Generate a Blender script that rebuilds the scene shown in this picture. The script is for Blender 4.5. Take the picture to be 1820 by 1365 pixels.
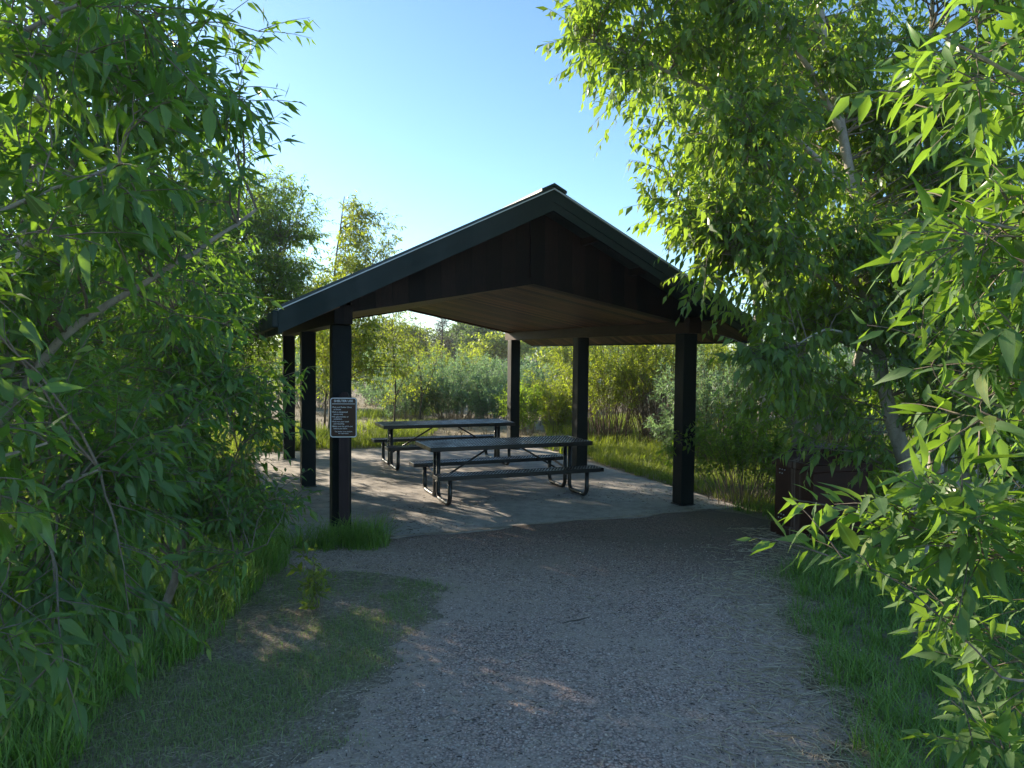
import bpy, math, random
import numpy as np
from mathutils import Vector, Matrix
for o in list(bpy.data.objects): bpy.data.objects.remove(o)
SC = bpy.context.scene; COL = SC.collection
R = math.radians

# ------------------------------------------------------------------ camera
H = 2.05; PITCH = .0405; ROLL = .0107
cd = bpy.data.cameras.new('camera'); cam = bpy.data.objects.new('camera', cd); COL.objects.link(cam)
cd.lens = 36*1281.3/1820; cd.sensor_width = 36; cd.clip_start = .02; cd.clip_end = 3000
Rv = Vector((1, 0, 0)); Uv = Vector((0, math.sin(PITCH), math.cos(PITCH))); Fv = Vector((0, math.cos(PITCH), -math.sin(PITCH)))
cx = Rv*math.cos(ROLL)+Uv*math.sin(ROLL); cy = Uv*math.cos(ROLL)-Rv*math.sin(ROLL); cz = -Fv
M = Matrix((cx, cy, cz)).transposed().to_4x4(); M.translation = (0, 0, H); cam.matrix_world = M
SC.camera = cam

# ------------------------------------------------------------------ light
SUN_AZ = R(-50)      # from +Y, negative = to the left
SUN_EL = R(20)
w = bpy.data.worlds.new('World'); SC.world = w; w.use_nodes = True
nt = w.node_tree; bg = nt.nodes['Background']
sky = nt.nodes.new('ShaderNodeTexSky'); sky.sky_type = 'NISHITA'; sky.sun_disc = False
sky.sun_elevation = SUN_EL; sky.sun_rotation = SUN_AZ
sky.altitude = 1500; sky.air_density = 1.0; sky.dust_density = .9; sky.ozone_density = 3.0
tint = nt.nodes.new('ShaderNodeMix'); tint.data_type = 'RGBA'; tint.blend_type = 'MULTIPLY'; tint.inputs[0].default_value = 1; tint.inputs[7].default_value = (.78, .86, .83, 1)
nt.links.new(sky.outputs[0], tint.inputs[6]); nt.links.new(tint.outputs[2], bg.inputs[0]); bg.inputs[1].default_value = .14
sd = bpy.data.lights.new('sun', 'SUN'); so = bpy.data.objects.new('sun', sd); COL.objects.link(so)
sd.energy = 5; sd.angle = R(.5); sd.color = (1, .86, .66)
sdir = Vector((math.sin(SUN_AZ)*math.cos(SUN_EL), math.cos(SUN_AZ)*math.cos(SUN_EL), math.sin(SUN_EL)))
so.rotation_euler = sdir.to_track_quat('Z', 'Y').to_euler(); so.location = (-20, 20, 20)
SC.view_settings.view_transform = 'Standard'; SC.view_settings.look = 'None'; SC.view_settings.gamma = 1
SC.view_settings.exposure = 1.26
SC.render.engine = 'CYCLES'
SC.cycles.max_bounces = 8; SC.cycles.diffuse_bounces = 4; SC.cycles.transmission_bounces = 4

# ------------------------------------------------------------------ helpers
rng = np.random.default_rng(7); random.seed(7)
def tag(o, label=None, cat=None, group=None, kind=None):
    if label: o['label'] = label
    if cat: o['category'] = cat
    if group: o['group'] = group
    if kind: o['kind'] = kind
    return o
def empty(name, loc=(0, 0, 0), rz=0, **k):
    o = bpy.data.objects.new(name, None); COL.objects.link(o); o.location = loc; o.rotation_euler.z = rz
    o.empty_display_size = .2
    return tag(o, **k)
def mesh_np(name, V, faces, mat, parent=None, attrs=None, smooth=False):
    """V (n,3); faces: list of int arrays (m,k)"""
    me = bpy.data.meshes.new(name); V = np.asarray(V, dtype=np.float32)
    faces = [np.asarray(f, dtype=np.int32) for f in faces if len(f)]
    nl = sum(f.size for f in faces); nf = sum(len(f) for f in faces)
    me.vertices.add(len(V)); me.vertices.foreach_set('co', V.ravel())
    me.loops.add(nl); me.polygons.add(nf)
    me.loops.foreach_set('vertex_index', np.concatenate([f.ravel() for f in faces]))
    cnt = np.concatenate([np.full(len(f), f.shape[1], dtype=np.int32) for f in faces])
    st = np.concatenate([[0], np.cumsum(cnt)[:-1]]).astype(np.int32)
    me.polygons.foreach_set('loop_start', st)
    if smooth: me.polygons.foreach_set('use_smooth', np.ones(nf, dtype=bool))
    me.update(calc_edges=True)
    for an, av in (attrs or {}).items():
        a = me.attributes.new(an, 'FLOAT', 'POINT'); a.data.foreach_set('value', np.asarray(av, dtype=np.float32))
    me.materials.append(mat)
    o = bpy.data.objects.new(name, me); COL.objects.link(o)
    if parent: o.parent = parent
    return o
class MB:
    def __init__(s): s.v = []; s.f = []
    def poly(s, vs, fs):
        n = len(s.v); s.v += [tuple(x) for x in vs]; s.f += [tuple(n+i for i in f) for f in fs]
    def hexa(s, b, t):           # bottom quad ccw, top quad ccw
        s.poly(list(b)+list(t), [(3, 2, 1, 0), (4, 5, 6, 7), (0, 1, 5, 4), (1, 2, 6, 5), (2, 3, 7, 6), (3, 0, 4, 7)])
    def box(s, x0, x1, y0, y1, z0, z1):
        s.hexa([(x0, y0, z0), (x1, y0, z0), (x1, y1, z0), (x0, y1, z0)], [(x0, y0, z1), (x1, y0, z1), (x1, y1, z1), (x0, y1, z1)])
    def prism(s, prof, axis_a, axis_b):  # prof list of 3d pts, extruded by vector axis_a->axis_b
        n = len(prof); a = [tuple(Vector(p)+Vector(axis_a)) for p in prof]; b = [tuple(Vector(p)+Vector(axis_b)) for p in prof]
        s.poly(a+b, [tuple(range(n))[::-1], tuple(range(n, 2*n))]+[(i, (i+1) % n, n+(i+1) % n, n+i) for i in range(n)])
    def bar(s, p, q, w, h):
        p = Vector(p); q = Vector(q); d = (q-p).normalized(); up = Vector((0, 0, 1)) if abs(d.z) < .95 else Vector((0, 1, 0))
        a = d.cross(up).normalized()*w/2; b = a.cross(d).normalized()*h/2
        s.hexa([p-a-b, p+a-b, q+a-b, q-a-b], [p-a+b, p+a+b, q+a+b, q-a+b])
    def tube(s, pts, r, n=10):
        pts = [Vector(p) for p in pts]; rings = []; base = len(s.v)
        prev = None
        for i, p in enumerate(pts):
            d = (pts[min(i+1, len(pts)-1)]-pts[max(i-1, 0)]).normalized()
            if prev is None: a = d.orthogonal().normalized()
            else: a = (prev-d*prev.dot(d)).normalized()
            prev = a; b = d.cross(a)
            rr = r[i] if hasattr(r, '__len__') else r
            for k in range(n):
                t = 2*math.pi*k/n; s.v.append(tuple(p+(a*math.cos(t)+b*math.sin(t))*rr))
        for i in range(len(pts)-1):
            for k in range(n):
                s.f.append((base+i*n+k, base+i*n+(k+1) % n, base+(i+1)*n+(k+1) % n, base+(i+1)*n+k))
        s.f.append(tuple(base+k for k in range(n))[::-1]); s.f.append(tuple(base+(len(pts)-1)*n+k for k in range(n)))
    def build(s, name, mat, parent=None, bevel=0, smooth=False):
        me = bpy.data.meshes.new(name); me.from_pydata(s.v, [], s.f); me.materials.append(mat)
        if smooth:
            for p in me.polygons: p.use_smooth = len(p.vertices) == 4
        o = bpy.data.objects.new(name, me); COL.objects.link(o)
        if parent: o.parent = parent
        if bevel:
            m = o.modifiers.new('bevel', 'BEVEL'); m.width = bevel; m.segments = 2; m.limit_method = 'ANGLE'
        return o

# ------------------------------------------------------------------ materials
def mat(name):
    m = bpy.data.materials.new(name); m.use_nodes = True; nt = m.node_tree
    return m, nt, nt.nodes['Principled BSDF']
def nd(nt, t, **k):
    n = nt.nodes.new(t)
    for a, b in k.items(): setattr(n, a, b)
    return n
def noise(nt, scale, detail=6, rough=.6, coord='Object', vec=None, stretch=None):
    tc = nd(nt, 'ShaderNodeTexCoord'); n = nd(nt, 'ShaderNodeTexNoise'); n.inputs['Scale'].default_value = scale
    n.inputs['Detail'].default_value = detail; n.inputs['Roughness'].default_value = rough
    src = tc.outputs[coord]
    if stretch:
        mp = nd(nt, 'ShaderNodeMapping'); mp.inputs['Scale'].default_value = stretch; nt.links.new(src, mp.inputs[0]); src = mp.outputs[0]
    nt.links.new(src, n.inputs['Vector']); return n
def ramp(nt, src, stops):
    r = nd(nt, 'ShaderNodeValToRGB'); e = r.color_ramp.elements
    while len(e) < len(stops): e.new(.5)
    for i, (p, c) in enumerate(stops): e[i].position = p; e[i].color = (*c, 1) if len(c) == 3 else c
    nt.links.new(src, r.inputs[0]); return r
def mixc(nt, fac, a, b, mode='MIX'):
    m = nd(nt, 'ShaderNodeMix', data_type='RGBA', blend_type=mode)
    for i, x in ((0, fac), (6, a), (7, b)):
        if hasattr(x, 'links'): nt.links.new(x, m.inputs[i])
        elif i == 0: m.inputs[0].default_value = x
        else: m.inputs[i].default_value = (*x, 1)
    return m.outputs[2]
def bump(nt, h, strength, dist, bsdf, prev=None):
    b = nd(nt, 'ShaderNodeBump'); b.inputs['Strength'].default_value = strength; b.inputs['Distance'].default_value = dist
    nt.links.new(h, b.inputs['Height'])
    if prev: nt.links.new(prev, b.inputs['Normal'])
    nt.links.new(b.outputs[0], bsdf.inputs['Normal']); return b.outputs[0]
G3 = lambda v: (v, v, v)

def painted(name, col, rough=.4, dirt=(.10, .09, .075), amount=.5, sc=3.0, bmp=.15, spec=.5):
    m, nt, b = mat(name)
    n = noise(nt, sc, 8, .7, stretch=(1, 1, .35)); f = ramp(nt, n.outputs[0], [(.5, G3(0)), (.78, G3(amount))])
    n2 = noise(nt, 90, 3, .6); sp = ramp(nt, n2.outputs[0], [(.68, G3(0)), (.74, G3(.6))])
    fac = nd(nt, 'ShaderNodeMath', operation='MAXIMUM'); nt.links.new(f.outputs[0], fac.inputs[0]); nt.links.new(sp.outputs[0], fac.inputs[1])
    nt.links.new(mixc(nt, fac.outputs[0], col, dirt), b.inputs['Base Color'])
    rr = ramp(nt, n.outputs[0], [(.3, G3(rough-.08)), (.75, G3(min(1, rough+.3)))]); nt.links.new(rr.outputs[0], b.inputs['Roughness'])
    b.inputs['Specular IOR Level'].default_value = spec
    bump(nt, noise(nt, 40, 5, .6).outputs[0], bmp, .004, b)
    return m
def wood(name, c1, c2, axis=(1, 12, 12), rough=.55, plank=None, pl_axis='Y', soft=.12):
    m, nt, b = mat(name); b.inputs['Specular IOR Level'].default_value = .2
    n = noise(nt, 4, 8, .65, stretch=axis); n2 = noise(nt, 1.3, 4, .6)
    r = ramp(nt, n.outputs[0], [(.3, c1), (.7, c2)])
    c = mixc(nt, ramp(nt, n2.outputs[0], [(.4, G3(0)), (.7, G3(.7))]).outputs[0], r.outputs[0], tuple(x*.45 for x in c1))
    if plank:
        tc = nd(nt, 'ShaderNodeTexCoord'); sx = nd(nt, 'ShaderNodeSeparateXYZ'); nt.links.new(tc.outputs['Object'], sx.inputs[0])
        ml = nd(nt, 'ShaderNodeMath', operation='DIVIDE'); nt.links.new(sx.outputs[pl_axis], ml.inputs[0]); ml.inputs[1].default_value = plank
        fr = nd(nt, 'ShaderNodeMath', operation='FRACT'); nt.links.new(ml.outputs[0], fr.inputs[0])
        fl = nd(nt, 'ShaderNodeMath', operation='FLOOR'); nt.links.new(ml.outputs[0], fl.inputs[0])
        wn = nd(nt, 'ShaderNodeTexWhiteNoise', noise_dimensions='1D'); nt.links.new(fl.outputs[0], wn.inputs['W'])
        v = ramp(nt, wn.outputs['Value'], [(0, G3(.3)), (1, G3(1.9))])
        c = mixc(nt, 1, c, v.outputs[0], 'MULTIPLY')
        g = ramp(nt, fr.outputs[0], [(0, G3(soft)), (.05, G3(1)), (.95, G3(1)), (1, G3(soft))])
        c = mixc(nt, 1, c, g.outputs[0], 'MULTIPLY')
        p1 = bump(nt, g.outputs[0], .8, .006, b)
        bump(nt, n.outputs[0], .3, .003, b, p1)
    else: bump(nt, n.outputs[0], .3, .003, b)
    nt.links.new(c, b.inputs['Base Color']); b.inputs['Roughness'].default_value = rough
    return m
def leaf_mat(name, dark, light, trans, tfac=.35, rough=.42, yellow=(.30, .30, .03), yamt=.055):
    m, nt, b = mat(name)
    a = nd(nt, 'ShaderNodeAttribute', attribute_name='rnd'); md = nd(nt, 'ShaderNodeAttribute', attribute_name='mid')
    r = ramp(nt, a.outputs['Fac'], [(0, dark), (.75, light), (1-yamt-.02, light), (1-yamt+.01, yellow)])
    vein = ramp(nt, md.outputs['Fac'], [(0, G3(.75)), (.13, G3(0))])
    c = mixc(nt, vein.outputs[0], r.outputs[0], tuple(min(1, x*2.0+.03) for x in light))
    mo = noise(nt, 28, 3, .6); c = mixc(nt, 1, c, ramp(nt, mo.outputs[0], [(.35, G3(.72)), (.65, G3(1.2))]).outputs[0], 'MULTIPLY')
    geo = nd(nt, 'ShaderNodeNewGeometry')
    under = mixc(nt, .55, c, (light[0]*1.5+.03, light[1]*1.25+.035, light[2]*2+.04))
    c2 = mixc(nt, geo.outputs['Backfacing'], c, under)
    nt.links.new(c2, b.inputs['Base Color'])
    rr = ramp(nt, geo.outputs['Backfacing'], [(0, G3(rough)), (1, G3(.7))]); nt.links.new(rr.outputs[0], b.inputs['Roughness'])
    b.inputs['Specular IOR Level'].default_value = .75
    t = nd(nt, 'ShaderNodeBsdfTranslucent')
    tr = ramp(nt, a.outputs['Fac'], [(0, tuple(x*.55 for x in trans)), (1, trans)]); 
    nt.links.new(mixc(nt, vein.outputs[0], tr.outputs[0], tuple(x*.6 for x in trans)), t.inputs[0])
    mx = nd(nt, 'ShaderNodeMixShader'); mx.inputs[0].default_value = tfac
    nt.links.new(b.outputs[0], mx.inputs[1]); nt.links.new(t.outputs[0], mx.inputs[2])
    nt.links.new(mx.outputs[0], nt.nodes['Material Output'].inputs[0])
    return m
MT = {}
MT['green_paint'] = painted('green_paint', (.005, .019, .019), .5, (.03, .042, .04), .35, spec=.35)
MT['post_paint'] = painted('post_paint', (.004, .009, .010), .55, (.016, .016, .013), .5, spec=.25)
MT['roof_metal'] = painted('roof_metal', (.012, .030, .032), .35, (.05, .06, .055), .3)
MT['drip_metal'] = painted('drip_metal', (.62, .65, .68), .25, (.08, .09, .09), .3)
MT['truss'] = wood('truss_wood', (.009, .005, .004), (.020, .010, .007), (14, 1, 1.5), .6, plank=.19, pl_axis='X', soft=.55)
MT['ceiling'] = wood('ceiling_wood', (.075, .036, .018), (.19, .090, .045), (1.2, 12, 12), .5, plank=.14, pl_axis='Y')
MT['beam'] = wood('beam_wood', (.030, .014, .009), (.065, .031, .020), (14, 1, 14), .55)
MT['metal_black'] = painted('metal_black', (.010, .010, .011), .28, (.06, .055, .05), .25, 6, .1, .6)
MT['metal_top'] = painted('metal_top', (.032, .030, .032), .33, (.08, .075, .07), .3, 6, .05, 1.0)  # lighter copy of metal_black: sky sheen on the mesh tops put into the colour
MT['sign_post'] = wood('sign_post_wood', (.040, .026, .028), (.062, .042, .044), (16, 16, 1), .7)
MT['sign_brown'] = painted('sign_brown', (.060, .022, .010), .35, (.06, .04, .03), .2, 8, .02)
MT['sign_white'] = painted('sign_white', (.82, .83, .86), .45, (.4, .4, .42), .2, 8, .02)

def gravel_mat():
    m, nt, b = mat('gravel')
    tc = nd(nt, 'ShaderNodeTexCoord')
    def vor(scale):
        v = nd(nt, 'ShaderNodeTexVoronoi'); v.inputs['Scale'].default_value = scale; nt.links.new(tc.outputs['Object'], v.inputs['Vector']); return v
    v1 = vor(62); v2 = vor(130)
    cols = [(0, (.15, .105, .10)), (.2, (.46, .32, .28)), (.42, (.74, .50, .42)), (.6, (.46, .36, .34)), (.8, (.82, .62, .54)), (.92, (.50, .40, .37)), (1, (.92, .84, .78))]
    sx = nd(nt, 'ShaderNodeSeparateColor'); nt.links.new(v1.outputs['Color'], sx.inputs[0]); c1 = ramp(nt, sx.outputs[0], cols)
    sy = nd(nt, 'ShaderNodeSeparateColor'); nt.links.new(v2.outputs['Color'], sy.inputs[0]); c2 = ramp(nt, sy.outputs[1], cols)
    c = mixc(nt, .35, c1.outputs[0], c2.outputs[0])
    gap = ramp(nt, v1.outputs['Distance'], [(.3, G3(1)), (.8, G3(.3))]); c = mixc(nt, 1, c, gap.outputs[0], 'MULTIPLY')
    d = noise(nt, 1.1, 8, .68); d2 = noise(nt, 14, 4, .7)
    mx = nd(nt, 'ShaderNodeMath', operation='MULTIPLY_ADD'); nt.links.new(d2.outputs[0], mx.inputs[0]); mx.inputs[1].default_value = .5
    nt.links.new(d.outputs[0], mx.inputs[2])
    at = nd(nt, 'ShaderNodeAttribute', attribute_name='edge')
    ad = nd(nt, 'ShaderNodeMath', operation='ADD'); nt.links.new(mx.outputs[0], ad.inputs[0]); nt.links.new(at.outputs['Fac'], ad.inputs[1])
    f = ramp(nt, ad.outputs[0], [(.66, G3(0)), (.92, G3(.85))])
    dust = mixc(nt, d2.outputs[0], (.34, .26, .215), (.58, .46, .39))
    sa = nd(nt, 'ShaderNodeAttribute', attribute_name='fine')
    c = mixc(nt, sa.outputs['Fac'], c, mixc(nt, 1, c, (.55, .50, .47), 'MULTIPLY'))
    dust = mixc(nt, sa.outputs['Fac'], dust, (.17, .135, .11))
    nt.links.new(mixc(nt, f.outputs[0], c, dust), b.inputs['Base Color']); b.inputs['Roughness'].default_value = .85
    h = nd(nt, 'ShaderNodeMath', operation='SUBTRACT'); h.inputs[0].default_value = 1; nt.links.new(v1.outputs['Distance'], h.inputs[1])
    p = bump(nt, h.outputs[0], .9, .006, b); bump(nt, noise(nt, 6, 6, .7).outputs[0], .5, .03, b, p)
    return m
def soil_mat():
    m, nt, b = mat('soil')
    n = noise(nt, .6, 8, .7); n2 = noise(nt, 25, 6, .75); n3 = noise(nt, .035, 5, .6)
    c = ramp(nt, n2.outputs[0], [(.25, (.16, .125, .095)), (.6, (.34, .265, .21)), (.8, (.52, .43, .34))])
    g = ramp(nt, n2.outputs[0], [(.25, (.07, .085, .03)), (.7, (.17, .18, .08))])
    f = ramp(nt, n.outputs[0], [(.42, G3(0)), (.7, G3(.6))])
    tv = nd(nt, 'ShaderNodeTexCoord'); vo = nd(nt, 'ShaderNodeTexVoronoi'); vo.inputs['Scale'].default_value = 70; nt.links.new(tv.outputs['Object'], vo.inputs['Vector'])
    sc_ = nd(nt, 'ShaderNodeSeparateColor'); nt.links.new(vo.outputs['Color'], sc_.inputs[0]); stn = ramp(nt, sc_.outputs[0], [(0, (.12, .09, .075)), (.5, (.34, .27, .22)), (.85, (.55, .45, .38)), (1, (.8, .7, .62))])
    c = nd(nt, 'ShaderNodeMix', data_type='RGBA'); c.inputs[0].default_value = .45; nt.links.new(ramp(nt, n2.outputs[0], [(.25, (.18, .14, .105)), (.6, (.40, .31, .24)), (.8, (.56, .46, .36))]).outputs[0], c.inputs[6]); nt.links.new(stn.outputs[0], c.inputs[7])
    near = mixc(nt, f.outputs[0], c.outputs[2], g.outputs[0])
    # dry meadow farther off
    tc = nd(nt, 'ShaderNodeTexCoord'); sx = nd(nt, 'ShaderNodeSeparateXYZ'); nt.links.new(tc.outputs['Object'], sx.inputs[0])
    fy = nd(nt, 'ShaderNodeMapRange'); fy.inputs[1].default_value = 15.5; fy.inputs[2].default_value = 19; nt.links.new(sx.outputs[1], fy.inputs[0])
    dry = ramp(nt, noise(nt, .9, 9, .75).outputs[0], [(.3, (.12, .115, .055)), (.5, (.24, .20, .13)), (.75, (.34, .29, .21))])
    nt.links.new(mixc(nt, fy.outputs[0], near, dry.outputs[0]), b.inputs['Base Color']); b.inputs['Roughness'].default_value = .95
    bump(nt, n2.outputs[0], .8, .03, b)
    return m
def concrete_mat():
    m, nt, b = mat('concrete')
    n = noise(nt, .8, 9, .7); n2 = noise(nt, 7, 8, .75); n3 = noise(nt, 120, 3, .7)
    c = ramp(nt, n.outputs[0], [(.28, (.32, .29, .265)), (.5, (.45, .415, .385)), (.72, (.57, .54, .51))])
    s = ramp(nt, n2.outputs[0], [(.3, G3(.62)), (.6, G3(1.08))]); c = mixc(nt, 1, c.outputs[0], s.outputs[0], 'MULTIPLY')
    pale = ramp(nt, noise(nt, 2.3, 10, .82).outputs[0], [(.60, G3(0)), (.72, G3(.55))]); c = mixc(nt, pale.outputs[0], c, (.52, .50, .47))
    sp = ramp(nt, n3.outputs[0], [(.33, G3(.7)), (.5, G3(1))]); c = mixc(nt, 1, c, sp.outputs[0], 'MULTIPLY')
    nt.links.new(c, b.inputs['Base Color']); b.inputs['Roughness'].default_value = .75
    bump(nt, n3.outputs[0], .3, .003, b)
    return m
MT['gravel'] = gravel_mat(); MT['soil'] = soil_mat(); MT['concrete'] = concrete_mat()
def bark(name, c1, c2, sc=9):
    m, nt, b = mat(name)
    n = noise(nt, sc, 8, .7, stretch=(1, 1, .45)); n2 = noise(nt, sc*2.2, 5, .7, stretch=(1, 1, 2.5))
    r = ramp(nt, n.outputs[0], [(.3, c1), (.65, c2)])
    k = ramp(nt, n2.outputs[0], [(.3, G3(.35)), (.42, G3(1))])
    nt.links.new(mixc(nt, 1, r.outputs[0], k.outputs[0], 'MULTIPLY'), b.inputs['Base Color']); b.inputs['Roughness'].default_value = .85
    bump(nt, n.outputs[0], .6, .012, b); return m
MT['bark_grey'] = bark('bark_grey', (.20, .175, .145), (.46, .42, .36))
MT['bark_dark'] = bark('bark_dark', (.06, .048, .038), (.13, .11, .085))
MT['bark_thin'] = bark('bark_thin', (.12, .095, .07), (.24, .20, .155), 20)
MT['bark_twig'] = bark('bark_twig', (.085, .06, .045), (.19, .145, .11), 20)
MT['bark_dry'] = bark('bark_dry', (.15, .125, .10), (.30, .26, .22), 20)
MT['leaf_near'] = leaf_mat('leaf_near', (.018, .060, .016), (.060, .150, .030), (.36, .66, .04), .45, .32)
MT['leaf_bush'] = leaf_mat('leaf_bush', (.026, .080, .020), (.085, .185, .036), (.40, .68, .05), .46, .33)
MT['leaf_right'] = leaf_mat('leaf_right', (.022, .065, .018), (.075, .155, .030), (.46, .70, .05), .52, .34)
MT['leaf_lit'] = leaf_mat('leaf_lit', (.055, .105, .020), (.12, .19, .035), (.55, .68, .04), .5, .45)
MT['leaf_grey'] = leaf_mat('leaf_grey', (.10, .19, .10), (.18, .28, .15), (.34, .56, .20), .45, .55)
MT['leaf_far'] = leaf_mat('leaf_far', (.035, .075, .022), (.075, .13, .035), (.26, .42, .05), .35, .6)
MT['needle'] = leaf_mat('needle', (.035, .036, .018), (.08, .07, .035), (.15, .13, .05), .15, .7)
MT['grass_dark'] = leaf_mat('grass_dark', (.075, .19, .024), (.18, .33, .05), (.34, .60, .05), .45, .5, (.22, .20, .09), .03)
MT['grass_lawn'] = leaf_mat('grass_lawn', (.14, .23, .05), (.29, .39, .11), (.36, .54, .09), .42, .6, (.36, .31, .18), .12)
MT['grass_lit'] = leaf_mat('grass_lit', (.060, .110, .018), (.13, .19, .03), (.42, .55, .04), .45, .5, (.40, .34, .17), .12)
def plain(name, c1, c2, rough=.8):
    m, nt, b = mat(name); a = nd(nt, 'ShaderNodeAttribute', attribute_name='rnd')
    nt.links.new(ramp(nt, a.outputs['Fac'], [(0, c1), (1, c2)]).outputs[0], b.inputs['Base Color']); b.inputs['Roughness'].default_value = rough
    return m
MT['straw'] = plain('straw', (.36, .28, .18), (.72, .62, .45))
MT['dry_grass'] = plain('dry_grass', (.20, .17, .10), (.42, .36, .23))
MT['pebble'] = plain('pebble', (.16, .13, .12), (.85, .70, .62))
MT['debris'] = plain('debris', (.03, .022, .016), (.12, .09, .06))

# ------------------------------------------------------------------ ground
def hgt(x, y):
    x = np.asarray(x, dtype=float); y = np.asarray(y, dtype=float)
    h = .010*np.sin(x*2.1+.5)*np.sin(y*1.7)+.006*np.sin(x*5.3+y*3.1)
    cu, su = math.cos(.391), math.sin(.391); u = cu*(x+1.918)+su*(y-8.055); v = -su*(x+1.918)+cu*(y-8.055)
    du = np.maximum(np.maximum(-.65-u, u-5.27), np.maximum(-.42-v, v-7.1))
    h = h + np.where(du > -.05, .026*np.clip(1-np.maximum(du, 0)/.9, 0, 1), -.06)
    side = np.clip((np.abs(x-.5)-2.4)/2, 0, 1)
    return h + side*.02*(1+np.sin(x*1.3+y*.8)) - .012
def axis(segs):
    out = []
    for a, b, s in segs: out.append(np.arange(a, b, s))
    out.append([segs[-1][1]]); return np.concatenate(out)
gx = axis([(-900, -100, 80), (-100, -20, 8), (-20, -6, .7), (-6, 7, .09), (7, 20, .7), (20, 100, 8), (100, 900, 80)])
gy = axis([(-300, -20, 28), (-20, 0, 2), (0, 10, .09), (10, 20, .5), (20, 100, 8), (100, 1500, 140)])
X, Y = np.meshgrid(gx, gy); Z = np.where((Y < 18) & (np.abs(X) < 15), hgt(X, Y), -.01)
# river bed lowered far away
nx, ny = len(gx), len(gy)
idx = np.arange(nx*ny).reshape(ny, nx)
F = np.stack([idx[:-1, :-1], idx[:-1, 1:], idx[1:, 1:], idx[1:, :-1]], -1).reshape(-1, 4)
o = mesh_np('ground', np.stack([X, Y, Z], -1).reshape(-1, 3), [F], MT['soil'], smooth=True); tag(o, kind='structure')

LE = np.array([(0, -2.1), (2, -1.7), (3.0, -1.25), (3.48, -1.06), (4.08, -.86), (4.96, -.80), (5.6, -.62), (6.24, -.57), (6.55, -1.0), (6.85, -1.9), (7.2, -2.5), (8.0, -2.7), (9.2, -2.5), (10, -2.0)])
RE = np.array([(0, 1.1), (2, 1.3), (3.0, 1.55), (3.53, 1.72), (4.2, 1.93), (5.03, 2.08), (6.0, 2.3), (6.75, 2.5), (7.4, 3.1), (8.2, 3.3), (9.0, 3.3), (9.7, 2.6), (10.0, 2.2)])
def edges(y):
    y = np.asarray(y, dtype=float)
    n = .06*np.sin(y*7.1)+.035*np.sin(y*17+1)+.02*np.sin(y*41)+.015*np.sin(y*97+2)
    return np.interp(y, LE[:, 0], LE[:, 1])+n, np.interp(y, RE[:, 0], RE[:, 1])+.06*np.sin(y*6.1+2)+.04*np.sin(y*15)
ys = np.arange(-2, 9.9, .03); xl, xr = edges(ys); tt = np.linspace(0, 1, 60)
PX = xl[:, None]+(xr-xl)[:, None]*tt[None]; PY = np.repeat(ys[:, None], 60, 1); PZ = hgt(PX, PY)+.006
# edge shoulders tucked into soil
PZ[:, 0] -= .012; PZ[:, -1] -= .012
ed = np.minimum(PX-xl[:, None], xr[:, None]-PX); edv = .30*np.exp(-ed/.22)+.10*np.exp(-(xr[:, None]-PX)/.5)
id2 = np.arange(PX.size).reshape(PX.shape)
F = np.stack([id2[:-1, :-1], id2[:-1, 1:], id2[1:, 1:], id2[1:, :-1]], -1).reshape(-1, 4)
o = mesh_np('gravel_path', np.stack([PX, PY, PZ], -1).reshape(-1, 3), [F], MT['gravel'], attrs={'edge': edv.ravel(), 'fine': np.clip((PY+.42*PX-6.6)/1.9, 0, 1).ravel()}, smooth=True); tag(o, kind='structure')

# river strip seen far off between the posts
m, nt_, b_ = mat('river_bed'); nt_.links.new(ramp(nt_, noise(nt_, .25, 6, .7).outputs[0], [(.35, (.30, .27, .25)), (.6, (.50, .44, .41))]).outputs[0], b_.inputs['Base Color']); b_.inputs['Roughness'].default_value = .5
rb = MB(); pts = []
for i in range(41):
    x = -60+i*4; pts.append((x, 52+3*math.sin(x*.09)+1.5*math.sin(x*.31), .02))
for i in range(40, -1, -1):
    x = -60+i*4; pts.append((x, 62+3*math.sin(x*.07+1)+1.5*math.sin(x*.4), .02))
n = 41
rb.poly(pts, [(i, i+1, 2*n-2-i, 2*n-1-i) for i in range(n-1)])
tag(rb.build('river_bed', m), kind='structure')

# ------------------------------------------------------------------ shelter
OX, OY, YAW = -1.918, 8.055, .391
def sw(u, v, z=0):
    c, s = math.cos(YAW), math.sin(YAW); return (OX+u*c-v*s, OY+u*s+v*c, z)
def to_sh(x, y):
    c, s = math.cos(YAW), math.sin(YAW); return c*(x-OX)+s*(y-OY), -s*(x-OX)+c*(y-OY)
SLZ = .03
# slab with slightly worn edge
nu, nv = 60, 80
U = np.linspace(-.65, 5.27, nu); V = np.linspace(-.42, 7.1, nv); UU, VV = np.meshgrid(U, V)
ZZ = np.full(UU.shape, SLZ); c, s = math.cos(YAW), math.sin(YAW)
wob = .03*np.sin(UU[0]*3.1)+.02*np.sin(UU[0]*9.7); VV[0] += wob
top = np.stack([OX+UU*c-VV*s, OY+UU*s+VV*c, ZZ], -1).reshape(-1, 3)
ii = np.arange(nu*nv).reshape(nv, nu)
F = [np.stack([ii[:-1, :-1], ii[:-1, 1:], ii[1:, 1:], ii[1:, :-1]], -1).reshape(-1, 4)]
bd = np.concatenate([ii[0, :], ii[1:, -1], ii[-1, -2::-1], ii[-2:0:-1, 0]]); nb = len(bd)
low = top[bd].copy(); low[:, 2] = -.12; k = np.arange(nb)
F.append(np.stack([bd, nu*nv+k, nu*nv+(k+1) % nb, bd[(k+1) % nb]], -1)[:, ::-1])
F.append((nu*nv+k)[None, ::-1])
o = mesh_np('concrete_slab', np.concatenate([top, low]), F, MT['concrete']); tag(o, kind='structure')

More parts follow.
